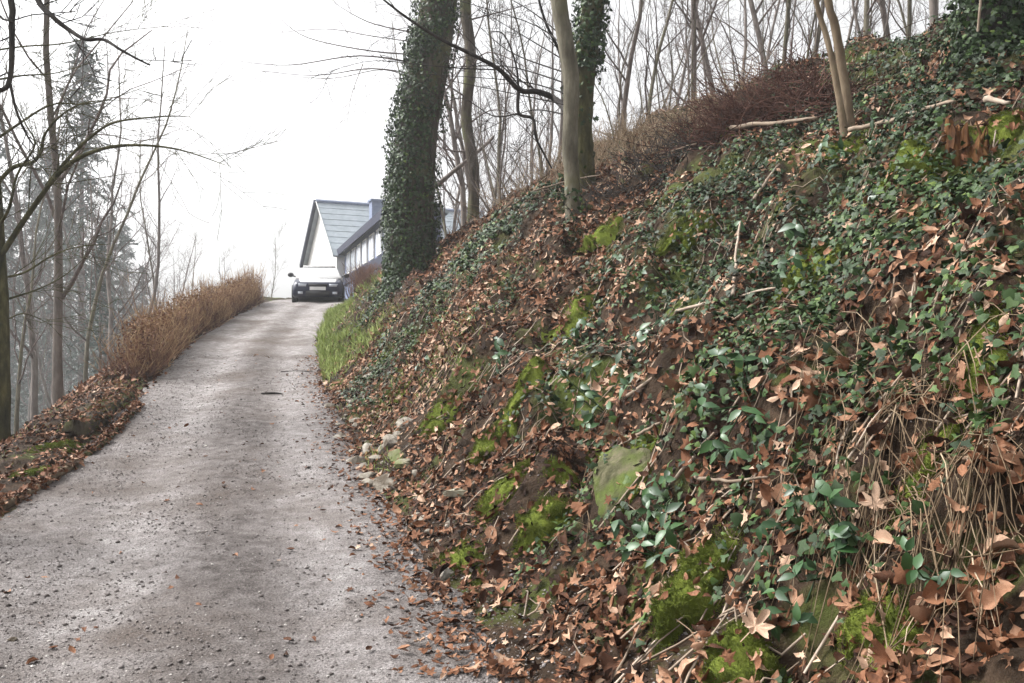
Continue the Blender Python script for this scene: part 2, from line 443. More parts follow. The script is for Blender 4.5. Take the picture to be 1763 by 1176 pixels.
def leaf_hi(seed, lobes=0, cup=.6, bend=.5, curl=.4, side=.1, width=.27):
    r_ = np.random.default_rng(seed); nv, nu = 13, 5
    v = np.linspace(0, 1, nv)[:, None]; u = np.linspace(-1, 1, nu)[None]
    w = width * np.sin(math.pi * np.clip(v, .0, 1) ** .85) ** .75 + .012
    w = w * (1 + (.3 * np.sin(v * lobes * 2 * math.pi + r_.random() * 6) if lobes else 0)) * (1 + r_.normal(size=(nv, 1)) * .06)
    x = u * w + side * np.sin(v * 2.5) * (v ** 1.2); y = v + 0 * u - .08 * np.abs(u) * np.cos(v * 9) * (lobes > 0)
    z = cup * np.abs(u * w) + bend * (v - .4) ** 2 + curl * u * w * (v - .3) * 2 + r_.normal(size=(nv, nu)) * .012
    z = z + .9 * curl * np.maximum(0, u * w) ** 2 * 4
    P_ = np.stack((x, y, z), -1).reshape(-1, 3)
    P_ = np.vstack((P_, [(-.012, -.25, .05), (.012, -.25, .05)]))
    i_ = np.arange(nv - 1)[:, None] * nu + np.arange(nu - 1)[None]
    a = np.stack((i_, i_ + 1, i_ + nu + 1), -1).reshape(-1, 3); b = np.stack((i_, i_ + nu + 1, i_ + nu), -1).reshape(-1, 3)
    n_ = nv * nu
    return P_, np.vstack((a, b, [(1, n_, n_ + 1), (1, n_ + 1, 3)]))
def maple_hi(seed, cup=.3, bend=.3, amp=.05):
    r_ = np.random.default_rng(seed); n = 60; th = np.arange(n) * 2 * math.pi / n
    lob = np.zeros(n)
    for k, (a0, L, wd) in enumerate([(90, .66, 15), (37, .56, 15), (143, .56, 15), (-8, .44, 16), (188, .44, 16)]):
        dd = np.abs((np.degrees(th) - a0 - r_.normal() * 5 + 180) % 360 - 180); lob = np.maximum(lob, L * (1 + r_.normal() * .1) * np.clip(1 - dd / (wd * 2.2), 0, 1) ** .8)
    r = np.maximum(lob, .2 + .03 * np.cos(th * 5)) * (1 + .07 * np.cos(th * 17 + seed) + r_.normal(size=n) * .04)
    P_ = [np.zeros((1, 3))]
    for f in (.4, .75, 1.0):
        x = r * f * np.cos(th); y = r * f * np.sin(th)
        z = cup * f * f * r * .6 + bend * y * y + amp * np.cos(th * 5 + seed) * f + r_.normal(size=n) * .012 * f
        P_.append(np.stack((x, y + .3 * 0, z), 1))
    P_ = np.vstack(P_); P_[:, 1] += .35
    j_ = np.arange(n); k_ = (j_ + 1) % n
    t = [np.stack((np.zeros(n, int), 1 + j_, 1 + k_), 1)]
    for q in range(2):
        o = 1 + q * n; t += [np.stack((o + j_, o + n + j_, o + n + k_), 1), np.stack((o + j_, o + n + k_, o + k_), 1)]
    m = len(P_); P_ = np.vstack((P_, [(-.012, -.2, .06), (.012, -.2, .06), (0.012, .3, .0), (-.012, .3, .0)])); t.append(np.array([(m, m + 1, m + 2), (m, m + 2, m + 3)]))
    return P_, np.vstack(t)
lit_hi = [leaf_hi(1, 0, .7, .5, .5), leaf_hi(2, 4, -.5, .7, -.6, -.1), leaf_hi(3, 0, 1.1, -.4, .3, .2), leaf_hi(4, 5, .3, 1.0, -.9, .05, .3),
          maple_hi(5, .4, .3, .06), maple_hi(6, -.4, .5, .08), leaf_hi(7, 4, -.8, -.7, .8, -.15, .24)]

def basis(nrm, tilt, r=None):
    r = r or rng
    n = nrm + r.normal(size=nrm.shape) * tilt
    n /= np.linalg.norm(n, axis=1)[:, None]
    a = r.normal(size=n.shape)
    u = np.cross(n, a); u /= np.linalg.norm(u, axis=1)[:, None]
    w = np.cross(n, u)
    return np.stack((u, w, n), -1)            # columns

def put(mb, tpl, pos, R, size, rnd):
    v, t = tpl
    V = np.einsum('nij,kj->nki', R, v) * size[:, None, None] + pos[:, None]
    k = len(v)
    T = (t[None] + (np.arange(len(pos)) * k)[:, None, None]).reshape(-1, 3)
    mb.add(V.reshape(-1, 3), None, T, np.repeat(rnd, k))

def scatter(tpls, pos, nrm, size, tilt, rnd, weights=None):
    mb = MB()
    ch = rng.choice(len(tpls), len(pos), p=weights)
    R = basis(nrm, tilt)
    for k in range(len(tpls)):
        s = ch == k
        if s.any(): put(mb, tpls[k], pos[s], R[s], size[s], rnd[s])
    return mb

def single_leaves(tpls, pos, nrm, size, tilt, rnd, name, mat, weights=None, levels=6):
    """separate leaf objects that share a few meshes"""
    ch = rng.choice(len(tpls), len(pos), p=weights)
    R = basis(nrm, tilt); cache = {}; outl = []
    for i in range(len(pos)):
        key = (int(ch[i]), int(min(levels - 1, rnd[i] * levels)))
        if key not in cache:
            m1 = MB(); v, t = tpls[key[0]]; m1.add(v, None, t, (key[1] + .5) / levels)
            me = m1.mesh(name); me.materials.append(mat); cache[key] = me
        o = link(name, cache[key])
        mt = Matrix([[*(R[i][r] * size[i]), pos[i][r]] for r in range(3)] + [[0, 0, 0, 1]])
        o.matrix_world = mt
        o['_k'] = int(ch[i]); outl.append(o)
    return outl

def visible_size(pos, size):
    d = np.linalg.norm(pos - np.array((0, 0, EYE)), axis=1)
    px = pos[:, 0] / np.maximum(pos[:, 1], .1) * F + CX; py = CY - (pos[:, 2] - EYE) / np.maximum(pos[:, 1], .1) * F
    ok = (pos[:, 1] > 1) & (px > 5) & (px < 1758) & (py > 5) & (py < 1171)
    return np.where(ok, size / d, 0)

def blob(x, y, blobs):
    s = np.zeros_like(x)
    for (cx, cy, r, wgt) in blobs:
        s = np.maximum(s, wgt * np.clip(1.5 - np.hypot(x - cx, y - cy) / r, 0, 1))
    return s

def mk_blobs(lst):
    out = []
    for px, py, r, wgt in lst:
        p = hit(px, py); out.append((p[0], p[1], r, wgt))
    return out

def bank_points(n, y0, y1, d0, d1, near_pow=1.0):
    """random points on the right bank, denser towards the camera"""
    u = rng.random(n) ** near_pow
    y = y0 + (y1 - y0) * u
    d = d0 + (d1 - d0) * rng.random(n)
    return tab(_XR, y) + d / KC, y, d

ivy_blobs = mk_blobs([(1450, 450, 1.5, 1), (1560, 400, 1.6, 1), (1680, 330, 1.5, 1), (1650, 560, 1.0, 1), (1740, 560, .9, 1), (1730, 700, .6, .9),
                      (1700, 860, .45, .55), (1400, 560, 1.0, .9), (1330, 520, .6, .45), (1550, 190, 3, 1), (1480, 150, 2.5, .9), (1640, 150, 2.5, 1), (1720, 200, 2, 1), (1370, 420, .8, .8),
                      (1330, 640, .5, .45), (1480, 600, .8, .8), (1560, 700, .5, .6), (1640, 720, .5, .6), (1130, 580, .6, .4),
                      (740, 540, 1.2, 1), (700, 600, .8, .7), (830, 420, 1.6, 1), (780, 470, 1.3, .8), (900, 380, 1.3, .75), (930, 450, .9, .5), (1040, 560, .6, .5),
                      (1000, 620, .5, .4), (860, 640, .6, .5), (1150, 230, 2, .5), (1420, 330, 1.3, .6), (1530, 290, 1, .8), (1100, 400, .5, .4), (680, 500, 1.4, .9)])
bare_blobs = mk_blobs([(1060, 830, .35, 1), (1040, 425, .4, .8), (1190, 1040, .25, 1), (890, 860, .3, .6), (930, 930, .3, .7), (770, 960, .3, .5), (660, 790, .6, .8), (600, 760, .5, .7),
                       (1540, 1110, .2, .6), (1290, 1120, .2, .5)])
def ivy_field(x, y): return blob(x, y, ivy_blobs) + fbm(x * 1.6, y * 1.6, 150) * .55

# --- fallen leaves
x, y, d = bank_points(230000, 2.2, 30, -.2, 9.5, 1.6)
iv = ivy_field(x, y)
den = np.clip(1.05 - .7 * np.clip(iv - .25, 0, 1), .22, 1) * np.clip(.75 + fbm(x * 1.3, y * 1.3, 170) * 1.4, .1, 1)
den *= 1 - .85 * np.clip(blob(x, y, bare_blobs), 0, 1)
den *= np.clip((d + .2) / .45, .12, 1)
den *= np.where((y > 16) & (d < 1.8), .25, 1)
ok = (rng.random(len(x)) < den * .93) & (x / y * F + CX < 2080)        # the land beyond the frame is only dressed a little way
x, y, d = x[ok], y[ok], d[ok]
n1 = len(x)
xl2 = rng.random(42000); yl = 4 + 26 * rng.random(42000) ** 1.9
dll = -.12 + 3.2 * xl2 ** 1.3
x2 = tab(_XL, yl) - dll / KC
ok = rng.random(len(yl)) < np.clip(.75 + fbm(x2 * 1.3, yl * 1.3, 175) * 1.3, .1, 1) * np.clip((dll + .12) / .4, .1, 1)
x = np.concatenate((x, x2[ok])); y = np.concatenate((y, yl[ok]))
z = ground(x, y); nr_ = normal(x, y)
size = np.clip(rng.lognormal(math.log(.06), .32, len(x)), .025, .13) * np.where(y > 14, 1.35, 1)
pos = np.stack((x, y, z), 1) + nr_ * (.008 + .035 * rng.random(len(x)))[:, None]
rnd = np.clip(.46 + fbm(x * .9, y * .9, 180) * .4 + rng.normal(size=len(x)) * .30, 0, 1)
LW = [.18, .18, .16, .16, .09, .09, .14]
vs = visible_size(pos, size)
order = np.argsort(-vs)
top, rest = order[:280], order[280:]
MARKS = [(1190, 1045, 'the tall mossy boulder'), (1290, 1120, 'the bright moss at the bottom edge'), (1450, 950, 'the large-leaved plant'), (1505, 905, 'the pale star-shaped leaf'),
         (1545, 1120, 'the dark moss under the orange leaf'), (1600, 1060, 'the curled orange leaf'), (1700, 880, 'the hanging dead stems'), (1040, 1110, 'the smooth oval stone'),
         (935, 915, 'the yellow-green moss by the track'), (1110, 930, 'the hanging bluish plant'), (1300, 800, 'the bushy plant'), (1380, 1060, 'the spindly plant'),
         (900, 1140, 'the near track edge'), (1715, 1140, 'the bottom right corner'), (1000, 1020, 'the foot of the bank'), (1640, 1150, 'the bottom edge at right'), (1420, 1150, 'the bottom edge right of centre'),
         (1150, 1150, 'the bottom edge of the bank'), (800, 980, 'the white stones'), (1600, 760, 'the ivy at right'), (1250, 960, 'the litter above the mossy boulder')]
def pix(p): return p[0] / p[1] * F + CX, CY - (p[2] - EYE) / p[1] * F
for o, i in zip(single_leaves(lit_hi, pos[top], nr_[top], size[top], .35, rnd[top], 'fallen_leaf', M['litter'], LW), top):
    px, py = pix(pos[i]); mk = min(MARKS, key=lambda m_: math.hypot(m_[0] - px, m_[1] - py))
    tone = ('nearly black', 'dark brown', 'reddish brown', 'tan', 'pale tan')[int(min(4, rnd[i] * 5))]
    shape = ('oval', 'wavy-edged', 'oval', 'wavy-edged', 'lobed', 'lobed', 'curled')[o['_k']]
    where = 'lying on the left verge' if i >= n1 else ('lying left of ' if px < mk[0] else 'lying right of ') + mk[2]
    del o['_k']
    tag(o, f'{tone} {shape} dead leaf {where}', 'leaf', 'fallen leaves')
mb = scatter(lit_t, pos[rest], nr_[rest], size[rest], .4, rnd[rest], LW)
tag(mb.build('leaf_litter', M['litter']), 'brown leaf litter covering the right bank and left verge', 'leaf litter', kind='stuff')

# leaves blown on to the track
nt_ = 1500
ty_ = 4 + 14 * rng.random(nt_) ** 1.4
tu_ = np.where(rng.random(nt_) < .9, 1 - np.abs(rng.normal(0, .07, nt_)), rng.random(nt_))
tx_ = tab(_XL, ty_) + (tab(_XR, ty_) - tab(_XL, ty_)) * tu_
tp = np.stack((tx_, ty_, np.maximum(track_z(tx_, ty_), ground(tx_, ty_)) + .012), 1)
mb = scatter(lit_t, tp, np.tile((0., 0, 1), (nt_, 1)), np.clip(rng.normal(.05, .015, nt_), .02, .09), .25, np.clip(rng.normal(.5, .2, nt_), 0, 1), LW)
tag(mb.build('scattered_leaves', M['litter']), 'small dead leaves scattered over the grey gravel track', 'leaves', kind='stuff')

# named single leaves
def big_leaf(px, py, s, r, tpl, label, tilt=.15, lift=.03, face=None, spin=None):
    p = hit(px, py); n = normal(p[0], p[1]) if p[0] > tab(_XR, p[1]) else np.array((0, 0, 1.))
    if face is not None: n = n * (1 - face) + face * (np.array((0, 0, EYE)) - p) / np.linalg.norm(p - np.array((0, 0, EYE)))
    m1 = MB(); v, t = tpl; m1.add(v, None, t, r)
    me = m1.mesh('fallen_leaf'); me.materials.append(M['litter'])
    o = link('fallen_leaf', me)
    R = basis(n[None], tilt)[0]
    if spin is not None:
        n /= np.linalg.norm(n); w = np.array(spin, float); w -= n * (w @ n); w /= np.linalg.norm(w); R = np.stack((np.cross(w, n), w, n), 1)
    o.matrix_world = Matrix([[*(R[k] * s), (p + n * lift)[k]] for k in range(3)] + [[0, 0, 0, 1]])
    return tag(o, label, 'leaf', 'fallen leaves')
big_leaf(1505, 905, .12, .97, maple_hi(21, .1, .1, .02), 'pale pink star-shaped leaf standing out beside green plants on bank', 0.1, .07, .6, (0.1, 0, 1))
big_leaf(1290, 1110, .15, .99, maple_hi(22, .6, .2, .05), 'large pale cream leaf lying on moss at the bottom edge', .2, .07, .4, (.7, 0, 1))
big_leaf(1600, 1070, .14, .6, leaf_hi(23, 3, 1.0, -.5, .9, .2, .3), 'large curled orange brown leaf near the bottom right corner', .2, .08, .3, (1, 0, .1))
big_leaf(1705, 1060, .11, .72, leaf_hi(24, 4, .7, .6, .5, -.2, .32), 'broad tan leaf at the right edge near the bottom corner', .2, .06, .3, (1, 0, .1))
big_leaf(1470, 1075, .10, .74, maple_hi(25, .5, .4, .06), 'reddish pink lobed leaf above the mossy streak at bottom', .2, .06, .4, (.2, 0, 1))
big_leaf(720, 1110, .075, .97, maple_hi(26, .4, .4, .05), 'lone pale tan leaf lying on the gravel track', .1, .02)
big_leaf(830, 1020, .10, .96, leaf_hi(27, 0, .5, .6, .5, .2), 'pale curled leaf at the edge between track and bank', .2, .03, .3, (1, 0, .1))
big_leaf(1130, 1030, .12, .93, leaf_hi(28, 3, .5, .7, .5, .1), 'long pale tan leaf left of the big mossy boulder', .2, .04, .4, (1, 0, .4))
big_leaf(1600, 1095, .12, .9, leaf_hi(29, 0, .8, -.6, .5, .1), 'upright pinkish leaf under the large curled orange leaf', .2, .05, .5, (0, 0, 1))
big_leaf(1180, 660, .17, .86, leaf_hi(30, 4, .5, .6, .6, .1, .3), 'broad pale brown leaf in the middle of the bank', .2, .05, .4, (1, 0, .1))

# --- ivy over the bank
def ivy_carpet(lab, sel, parts):
    p, n, s, r = sel
    t = thing('ivy_carpet', lab, 'ivy', p.mean(0), 'ivy carpets on the bank')
    vs = visible_size(p, s); od = np.argsort(-vs)
    a, b = od[:parts], od[parts:]
    for o in single_leaves(ivy_t, p[a], n[a], s[a], .55, r[a], 'leaf', M['ivy']):
        del o['_k']; keep(o, t)
    o = keep(scatter(ivy_t, p[b], n[b], s[b], .58, r[b]).build('ivy_leaves', M['ivy']), t); tag(o, kind='stuff')
    mb = MB()                                   # stems running over the soil
    for k in rng.choice(len(p), min(220, len(p) // 12), replace=False):
        q = p[k] - n[k] * .03; an = rng.random() * 6.28; pts = []
        for j in range(7):
            pts.append((q[0], q[1], gz(q[0], q[1]) + .015)); an += rng.normal() * .5
            q = q + np.array((math.cos(an), math.sin(an), 0)) * .07
        mb.tube(pts, .004, 3)
    keep(mb.build('ivy_stems', M['stick']), t)['kind'] = 'stuff'
    return t
x, y, d = bank_points(420000, 3, 30, .15, 11, 1.35)
iv = ivy_field(x, y)
ok = (x / y * F + CX < 2080) & (rng.random(len(x)) < np.clip((y - 2.6) / 2.2, .15, 1) * np.clip((iv - .34) * 1.6, 0, .9) * np.clip(.74 + fbm(x * 2.6, y * 2.6, 155, 3) * 3.4, .03, 1))
x, y = x[ok], y[ok]
size = np.clip(rng.lognormal(math.log(.043), .28, len(x)), .022, .085) * np.where(y > 13, 1.5, 1)
nn = normal(x, y)
pos = np.stack((x, y, ground(x, y)), 1) + nn * (.03 + .11 * rng.random(len(x)) ** 1.5 * np.clip(ivy_field(x, y), .3, 1))[:, None]
rnd = np.clip(.40 + fbm(x * 1.2, y * 1.2, 190) * .45 + rng.normal(size=len(x)) * .26, 0, 1)
nn = nn * .8 + np.array((-.15, -.15, .3))
pxx = x / y * F + CX
lo = (pxx < 960); hi = ~lo & (y > 11); nf = ~lo & ~hi
ivy_carpet('patchy dark ivy on the bank below the thick ivy-clad tree', (pos[lo], nn[lo], size[lo], rnd[lo]), 120)
ivy_carpet('ivy spread along the top of the bank under the skyline', (pos[hi], nn[hi], size[hi], rnd[hi]), 120)
ivy_carpet('dense glossy green ivy over the near right of the bank', (pos[nf], nn[nf], size[nf], rnd[nf]), 300)
print('litter', n1, 'ivy', len(x))

# --- loose stones on the track
n = 56000
gy = 3.2 + 15 * rng.random(n) ** 1.5
gu = rng.random(n)
keepm = rng.random(n) < np.clip(.55 + fbm(gu * 6, gy * .7, 200) * 1.3 + .35 * (gu < .25), .1, 1)
gy, gu = gy[keepm], gu[keepm]
gu = np.where(rng.random(len(gu)) < .22, 1 + np.abs(rng.normal(0, .13, len(gu))), gu)
gx = tab(_XL, gy) + (tab(_XR, gy) - tab(_XL, gy)) * gu
OCT = (np.array([(1, 0, 0), (-.9, .2, 0), (0, 1, .1), (.1, -1, 0), (0, .1, .6), (.1, 0, -.5)]) * .5,
       np.array([(0, 2, 4), (2, 1, 4), (1, 3, 4), (3, 0, 4), (2, 0, 5), (1, 2, 5), (3, 1, 5), (0, 3, 5)]))
gs = np.clip(rng.lognormal(math.log(.0105), .5, len(gx)), .005, .045)
gp = np.stack((gx, gy, np.maximum(np.where(gu > 1.06, -99, track_z(gx, gy)), ground(gx, gy)) + gs * .12), 1)
gr = np.clip(rng.normal(.42, .3, len(gx)), 0, 1)
od = np.argsort(-visible_size(gp, gs)); a, b = od[:250], od[250:]
for o in single_leaves([OCT], gp[a], np.tile((0., 0, 1), (len(a), 1)), gs[a], .2, gr[a], 'loose_stone', M['pebble']):
    del o['_k']; u_ = (o.location.x - float(tab(_XL, o.location.y))) / 3.1; dist = 'nearest' if o.location.y < 4.6 else 'near' if o.location.y < 6 else 'farther'
    j_ = int(np.argmin(np.abs(gp[a] - np.array(o.location)).sum(1))); tone = ('dark', 'grey', 'pale')[int(min(2, gr[a][j_] * 3))]
    tag(o, f"small {tone} loose stone on the {dist} track, {('left side', 'left of middle', 'right of middle', 'right edge')[int(np.clip(u_ * 4, 0, 3))]}", 'stone', 'loose stones on the track')
tag(scatter([OCT], gp[b], np.tile((0., 0, 1), (len(b), 1)), gs[b], .3, gr[b]).build('loose_gravel', M['pebble'], smooth=False),
    'fine grey gravel strewn over the track', 'gravel', kind='stuff')

# ------------------------------------------------------------------ rocks, moss, stumps on the bank
def ico_lump(radii, seed, amp=.25, sub=4, freq=1.6):
    import bmesh
    bm = bmesh.new(); bmesh.ops.create_icosphere(bm, subdivisions=sub, radius=1)
    v = np.array([p.co[:] for p in bm.verts]); t = np.array([[k.index for k in f.verts] for f in bm.faces]); bm.free()
    f = 1 + amp * (fbm(v[:, 0] * freq + v[:, 2] * 1.3, v[:, 1] * freq - v[:, 2], seed) + fbm(v[:, 2] * freq + 5, v[:, 0] * freq + v[:, 1], seed + 9))
    return v * f[:, None] * np.array(radii), t

def facet_lump(radii, seed, planes=13, sub=4):
    v, t = ico_lump((1, 1, 1), seed, .05, sub)
    r_ = np.random.default_rng(seed); n = r_.normal(size=(planes, 3)); n /= np.linalg.norm(n, axis=1)[:, None]; h = r_.uniform(.6, 1.0, planes)
    u = v / np.linalg.norm(v, axis=1)[:, None]; dt = u @ n.T
    rr = np.where(dt > .05, h / np.maximum(dt, .05), 9).min(1); rr = np.minimum(rr, 1.25)
    rr = rr * (1 + .06 * fbm(u[:, 0] * 4 + u[:, 2] * 2, u[:, 1] * 4 - u[:, 2], seed))
    return u * rr[:, None] * np.array(radii), t

BLADE = (np.array([(-.09, 0, 0), (.09, 0, 0), (.03, .25, .6), (0, .6, 1.0)]), np.array([(0, 1, 2), (0, 2, 3)]))
def mossy(px, py, radii, label, cat='boulder', rock='rock', moss=.6, name='mossy_boulder', dz=-.3, rz=0.0, seed=None, amp=.28, bl=.03):
    p = hit(px, py); seed = seed or int(px + py)
    t = thing(name, label, cat, p, None)
    v, f = facet_lump(radii, seed) if name == 'rock_face' else ico_lump(radii, seed, amp)
    co, si = math.cos(rz), math.sin(rz)
    v = np.stack((v[:, 0] * co - v[:, 1] * si, v[:, 0] * si + v[:, 1] * co, v[:, 2]), 1)
    nb = normal(p[0], p[1])
    q = Vector((0, 0, 1)).rotation_difference(Vector(nb) * .6 + Vector((0, 0, .4))).to_matrix()
    v = v @ np.array(q).T + nb * dz * min(radii)
    m1 = MB(); m1.add(v, None, f); m1.build('rock', M[rock], t)
    if moss > 0:
        tri = v[f]; cn = np.cross(tri[:, 1] - tri[:, 0], tri[:, 2] - tri[:, 0]); ar = np.linalg.norm(cn, axis=1)
        cn /= ar[:, None] + 1e-9
        m = fbm(tri[:, 0, 0] * 9, tri[:, 0, 1] * 5 + tri[:, 0, 2] * 5, seed + 3) + .35 * cn[:, 2] + moss - .5
        w = ar * (m > .0)
        if w.sum() > 0:
            vm = v + 0; skin = f[m > 0]
            vn = np.zeros_like(v); np.add.at(vn, f.ravel(), np.repeat(cn, 3, 0)); vn /= np.linalg.norm(vn, axis=1)[:, None] + 1e-9
            m2 = MB(); m2.add(v + vn * .012, None, skin, .4)
            k = int(min(5000, 1500 * ar.sum() / .2))
            ch = rng.choice(len(f), k, p=w / w.sum())
            bc = rng.dirichlet((1, 1, 1), k)
            bp = (tri[ch] * bc[..., None]).sum(1)
            put(m2, BLADE, bp, basis(cn[ch], .5), np.full(k, bl) * (.5 + rng.random(k)), np.clip(rng.normal(.55, .25, k), 0, 1))
            o = m2.build('moss', M['moss'], t); tag(o, kind='stuff')
    return t
def moss_patch(px, py, ru, rv, label, bulge=.06, name='moss_patch', cat='moss', bl=.017, dens=1.0, seed=None):
    """a cushion of moss that follows the ground, ragged at its rim"""
    p = hit(px, py); nb = normal(p[0], p[1]); seed = seed or int(px * 2 + py); bulge = bulge * .55
    u = np.cross((0, 0, 1.), nb); u /= np.linalg.norm(u) + 1e-9; w = np.cross(nb, u)
    na, nrg = 40, 12
    an = np.arange(na) * 2 * math.pi / na
    edge = 1 + 1.1 * fbm(np.cos(an) * 2.2 + seed, np.sin(an) * 2.2, seed, 5)
    rr = np.linspace(.04, 1, nrg)[:, None]
    a = .72 * rr * edge * np.cos(an) * ru; b = .72 * rr * edge * np.sin(an) * rv
    q = p + a[..., None] * u + b[..., None] * w
    g = ground(q[..., 0], q[..., 1])
    v = np.stack((q[..., 0], q[..., 1], g), -1)
    hgt = bulge * (1 - (.75 * rr) ** 2) ** .7 * (1 - rr ** 8) * (1 + 1.8 * fbm(q[..., 0] * 7, q[..., 1] * 7 + q[..., 2] * 5, seed + 5, 3)) - .015 * (rr > .97) + .012
    v = (v + hgt[..., None] * nb).reshape(-1, 3)
    i_ = np.arange(nrg - 1)[:, None] * na; j_ = np.arange(na)[None]; j2 = (j_ + 1) % na
    f = np.stack((i_ + j_, i_ + na + j_, i_ + na + j2, i_ + j2), -1).reshape(-1, 4)
    t = thing(name, label, cat, p)
    m1 = MB(); m1.add(v - p, f, None, np.clip(.38 + fbm(v[:, 0] * 14, v[:, 1] * 14 + v[:, 2] * 9, seed + 2) * .8, 0, 1)); m1.build('cushion', M['moss'], t)
    k = int(5500 * dens * ru * rv / .06); k = min(max(k, 700), 9000)
    r2 = np.sqrt(rng.random(k)) * .75 + np.abs(rng.normal(size=k)) * .16; ia = rng.random(k) * na
    e = np.interp(ia, np.arange(na + 1), np.append(edge, edge[0])); th = ia * 2 * math.pi / na
    a = r2 * e * np.cos(th) * ru; b = r2 * e * np.sin(th) * rv
    q = p + a[:, None] * u + b[:, None] * w; g = ground(q[:, 0], q[:, 1])
    hh = bulge * np.clip(1 - r2 ** 2, 0, 1) ** .7 * (r2 < .74) * (1 + 1.8 * fbm(q[:, 0] * 7, q[:, 1] * 7 + q[:, 2] * 5, seed + 5, 3)) + .008
    bp = np.stack((q[:, 0], q[:, 1], g), 1) + hh[:, None] * nb
    m2 = MB(); put(m2, BLADE, bp - p, basis(np.tile(nb * .7 + (0, -.1, .3), (k, 1)), .6), bl * (.5 + rng.random(k)), np.clip(.5 + fbm(q[:, 0] * 9, q[:, 1] * 9, seed + 8) * .7 + rng.normal(size=k) * .16, 0, 1))
    tag(m2.build('moss', M['moss'], t), kind='stuff')
    kl = int(6 + 260 * ru * rv); sel = rng.choice(k, kl, replace=False)
    m3 = scatter(lit_t, bp[sel] - p + nb * .02, np.tile(nb, (kl, 1)), rng.uniform(.03, .075, kl), .5, np.clip(rng.normal(.5, .25, kl), 0, 1), LW)
    tag(m3.build('dead_leaves', M['litter'], t), kind='stuff')
    return t
mossy(1062, 842, (.23, .2, .30), 'bare pale green rock face in the middle of the bank', 'rock', 'green_rock', .0, 'rock_face', -.6, .3, seed=77)
moss_patch(1085, 860, .10, .2, 'thin moss streak down the right of the pale rock face', .03)
moss_patch(1115, 780, 0.175, 0.200, 'small bright green moss patch above the pale rock face')
moss_patch(880, 850, 0.200, 0.375, 'streaky moss low on the bank left of the pale rock face', .1)
moss_patch(935, 915, 0.250, 0.338, 'bright yellow-green moss above the near track edge', .12)
moss_patch(975, 830, 0.125, 0.300, 'narrow dark moss streak left of the pale rock face', .06)
moss_patch(1030, 790, 0.125, 0.125, 'thin moss film on top of the pale rock face', .03)
moss_patch(800, 970, 0.300, 0.150, 'low moss beside the white stones at the track edge', .06)
moss_patch(1190, 1045, 0.175, 0.400, 'tall green moss-covered boulder at the bottom of the bank', .12, 'mossy_boulder', 'boulder', dens=2.6)
moss_patch(1225, 980, 0.125, 0.125, 'moss tuft capping the tall boulder')
moss_patch(1285, 1135, 0.213, 0.163, 'bright green moss at the bottom edge right of the boulder', .08)
moss_patch(1545, 1120, 0.125, 0.200, 'dark green moss streak under the curled orange leaf', .08)
moss_patch(1490, 1085, 0.088, 0.150, 'small olive moss streak left of the curled orange leaf', .05)
moss_patch(1040, 425, 0.400, 0.350, 'round bright moss cushion beside the slim trunk base', .2, 'moss_cushion')
moss_patch(1185, 410, 0.425, 0.275, 'flat olive moss cushion on leaf litter up the bank', .08, 'moss_cushion')
moss_patch(1570, 265, .36, .2, 'bright green moss cushion near the rusty stump', .12, 'moss_cushion')
moss_patch(1740, 225, .34, .15, 'green mossy ledge at the right edge by the stump', .12, 'moss_cushion')
moss_patch(1445, 270, 0.375, 0.250, 'yellow-green moss at the foot of the leaning saplings', .08)
mossy(1275, 262, (.6, .45, .3), 'dark mossy mound with a hollow under the brush pile', 'mound', moss=.0, name='mossy_mound', rock='soil', dz=-.75, amp=.6)
moss_patch(1240, 255, 0.438, 0.375, 'deep green moss on the left shoulder of the dark hollow', .08)
moss_patch(925, 638, 0.375, 0.325, 'light green moss patch in the middle of the bank', .06)
moss_patch(760, 735, 0.250, 0.275, 'green moss low on the bank near the track bend', .06)
moss_patch(830, 780, 0.175, 0.300, 'streaky moss left of the mossy rocks', .05)
moss_patch(1000, 570, 0.375, 0.438, 'olive mossy hump under the twin trunks', .06)
moss_patch(880, 710, 0.150, 0.325, 'thin moss streak on the middle of the bank', .04)
moss_patch(690, 690, 0.375, 0.250, 'moss film on the lower bank above the bend', .04)
moss_patch(1590, 830, 0.088, 0.312, 'dull moss streak behind the hanging dead stems', .04)
moss_patch(1680, 640, 0.150, 0.312, 'dim moss under the ivy at the right edge', .04)
moss_patch(1390, 470, 0.312, 0.250, 'bright moss amid the ivy right of the pale stick', .06)

ey = 5.6 + 8 * rng.random(46); ed = np.maximum(rng.normal(.16, .2, 46), -.06); es = np.clip(rng.lognormal(math.log(.06), .4, 46), .03, .13)
for k in range(46):
    x_ = float(tab(_XR, ey[k])) + ed[k]; v, f = facet_lump((es[k], es[k] * .8, es[k] * .55), 900 + k, 10, 2)
    m1 = MB(); m1.add(v + (0, 0, es[k] * .1), None, f); o = m1.build('stone', M['pale_rock'], smooth=False)
    o.location = (x_, float(ey[k]), max(gz(x_, float(ey[k])), float(track_z(x_, ey[k])) if ed[k] < .1 else -99)); o.rotation_euler = (0, 0, float(rng.random() * 6.28))
    tag(o, f"{('small', 'larger')[int(es[k] > .065)]} broken pale stone {('at', 'just above')[int(ed[k] > .12)]} the right track edge, {('foreground', 'by moss', 'below bend', 'at bend')[int(min(3, (ey[k] - 5.6) / 2))]}", 'stone', 'pale stones along the right track edge')

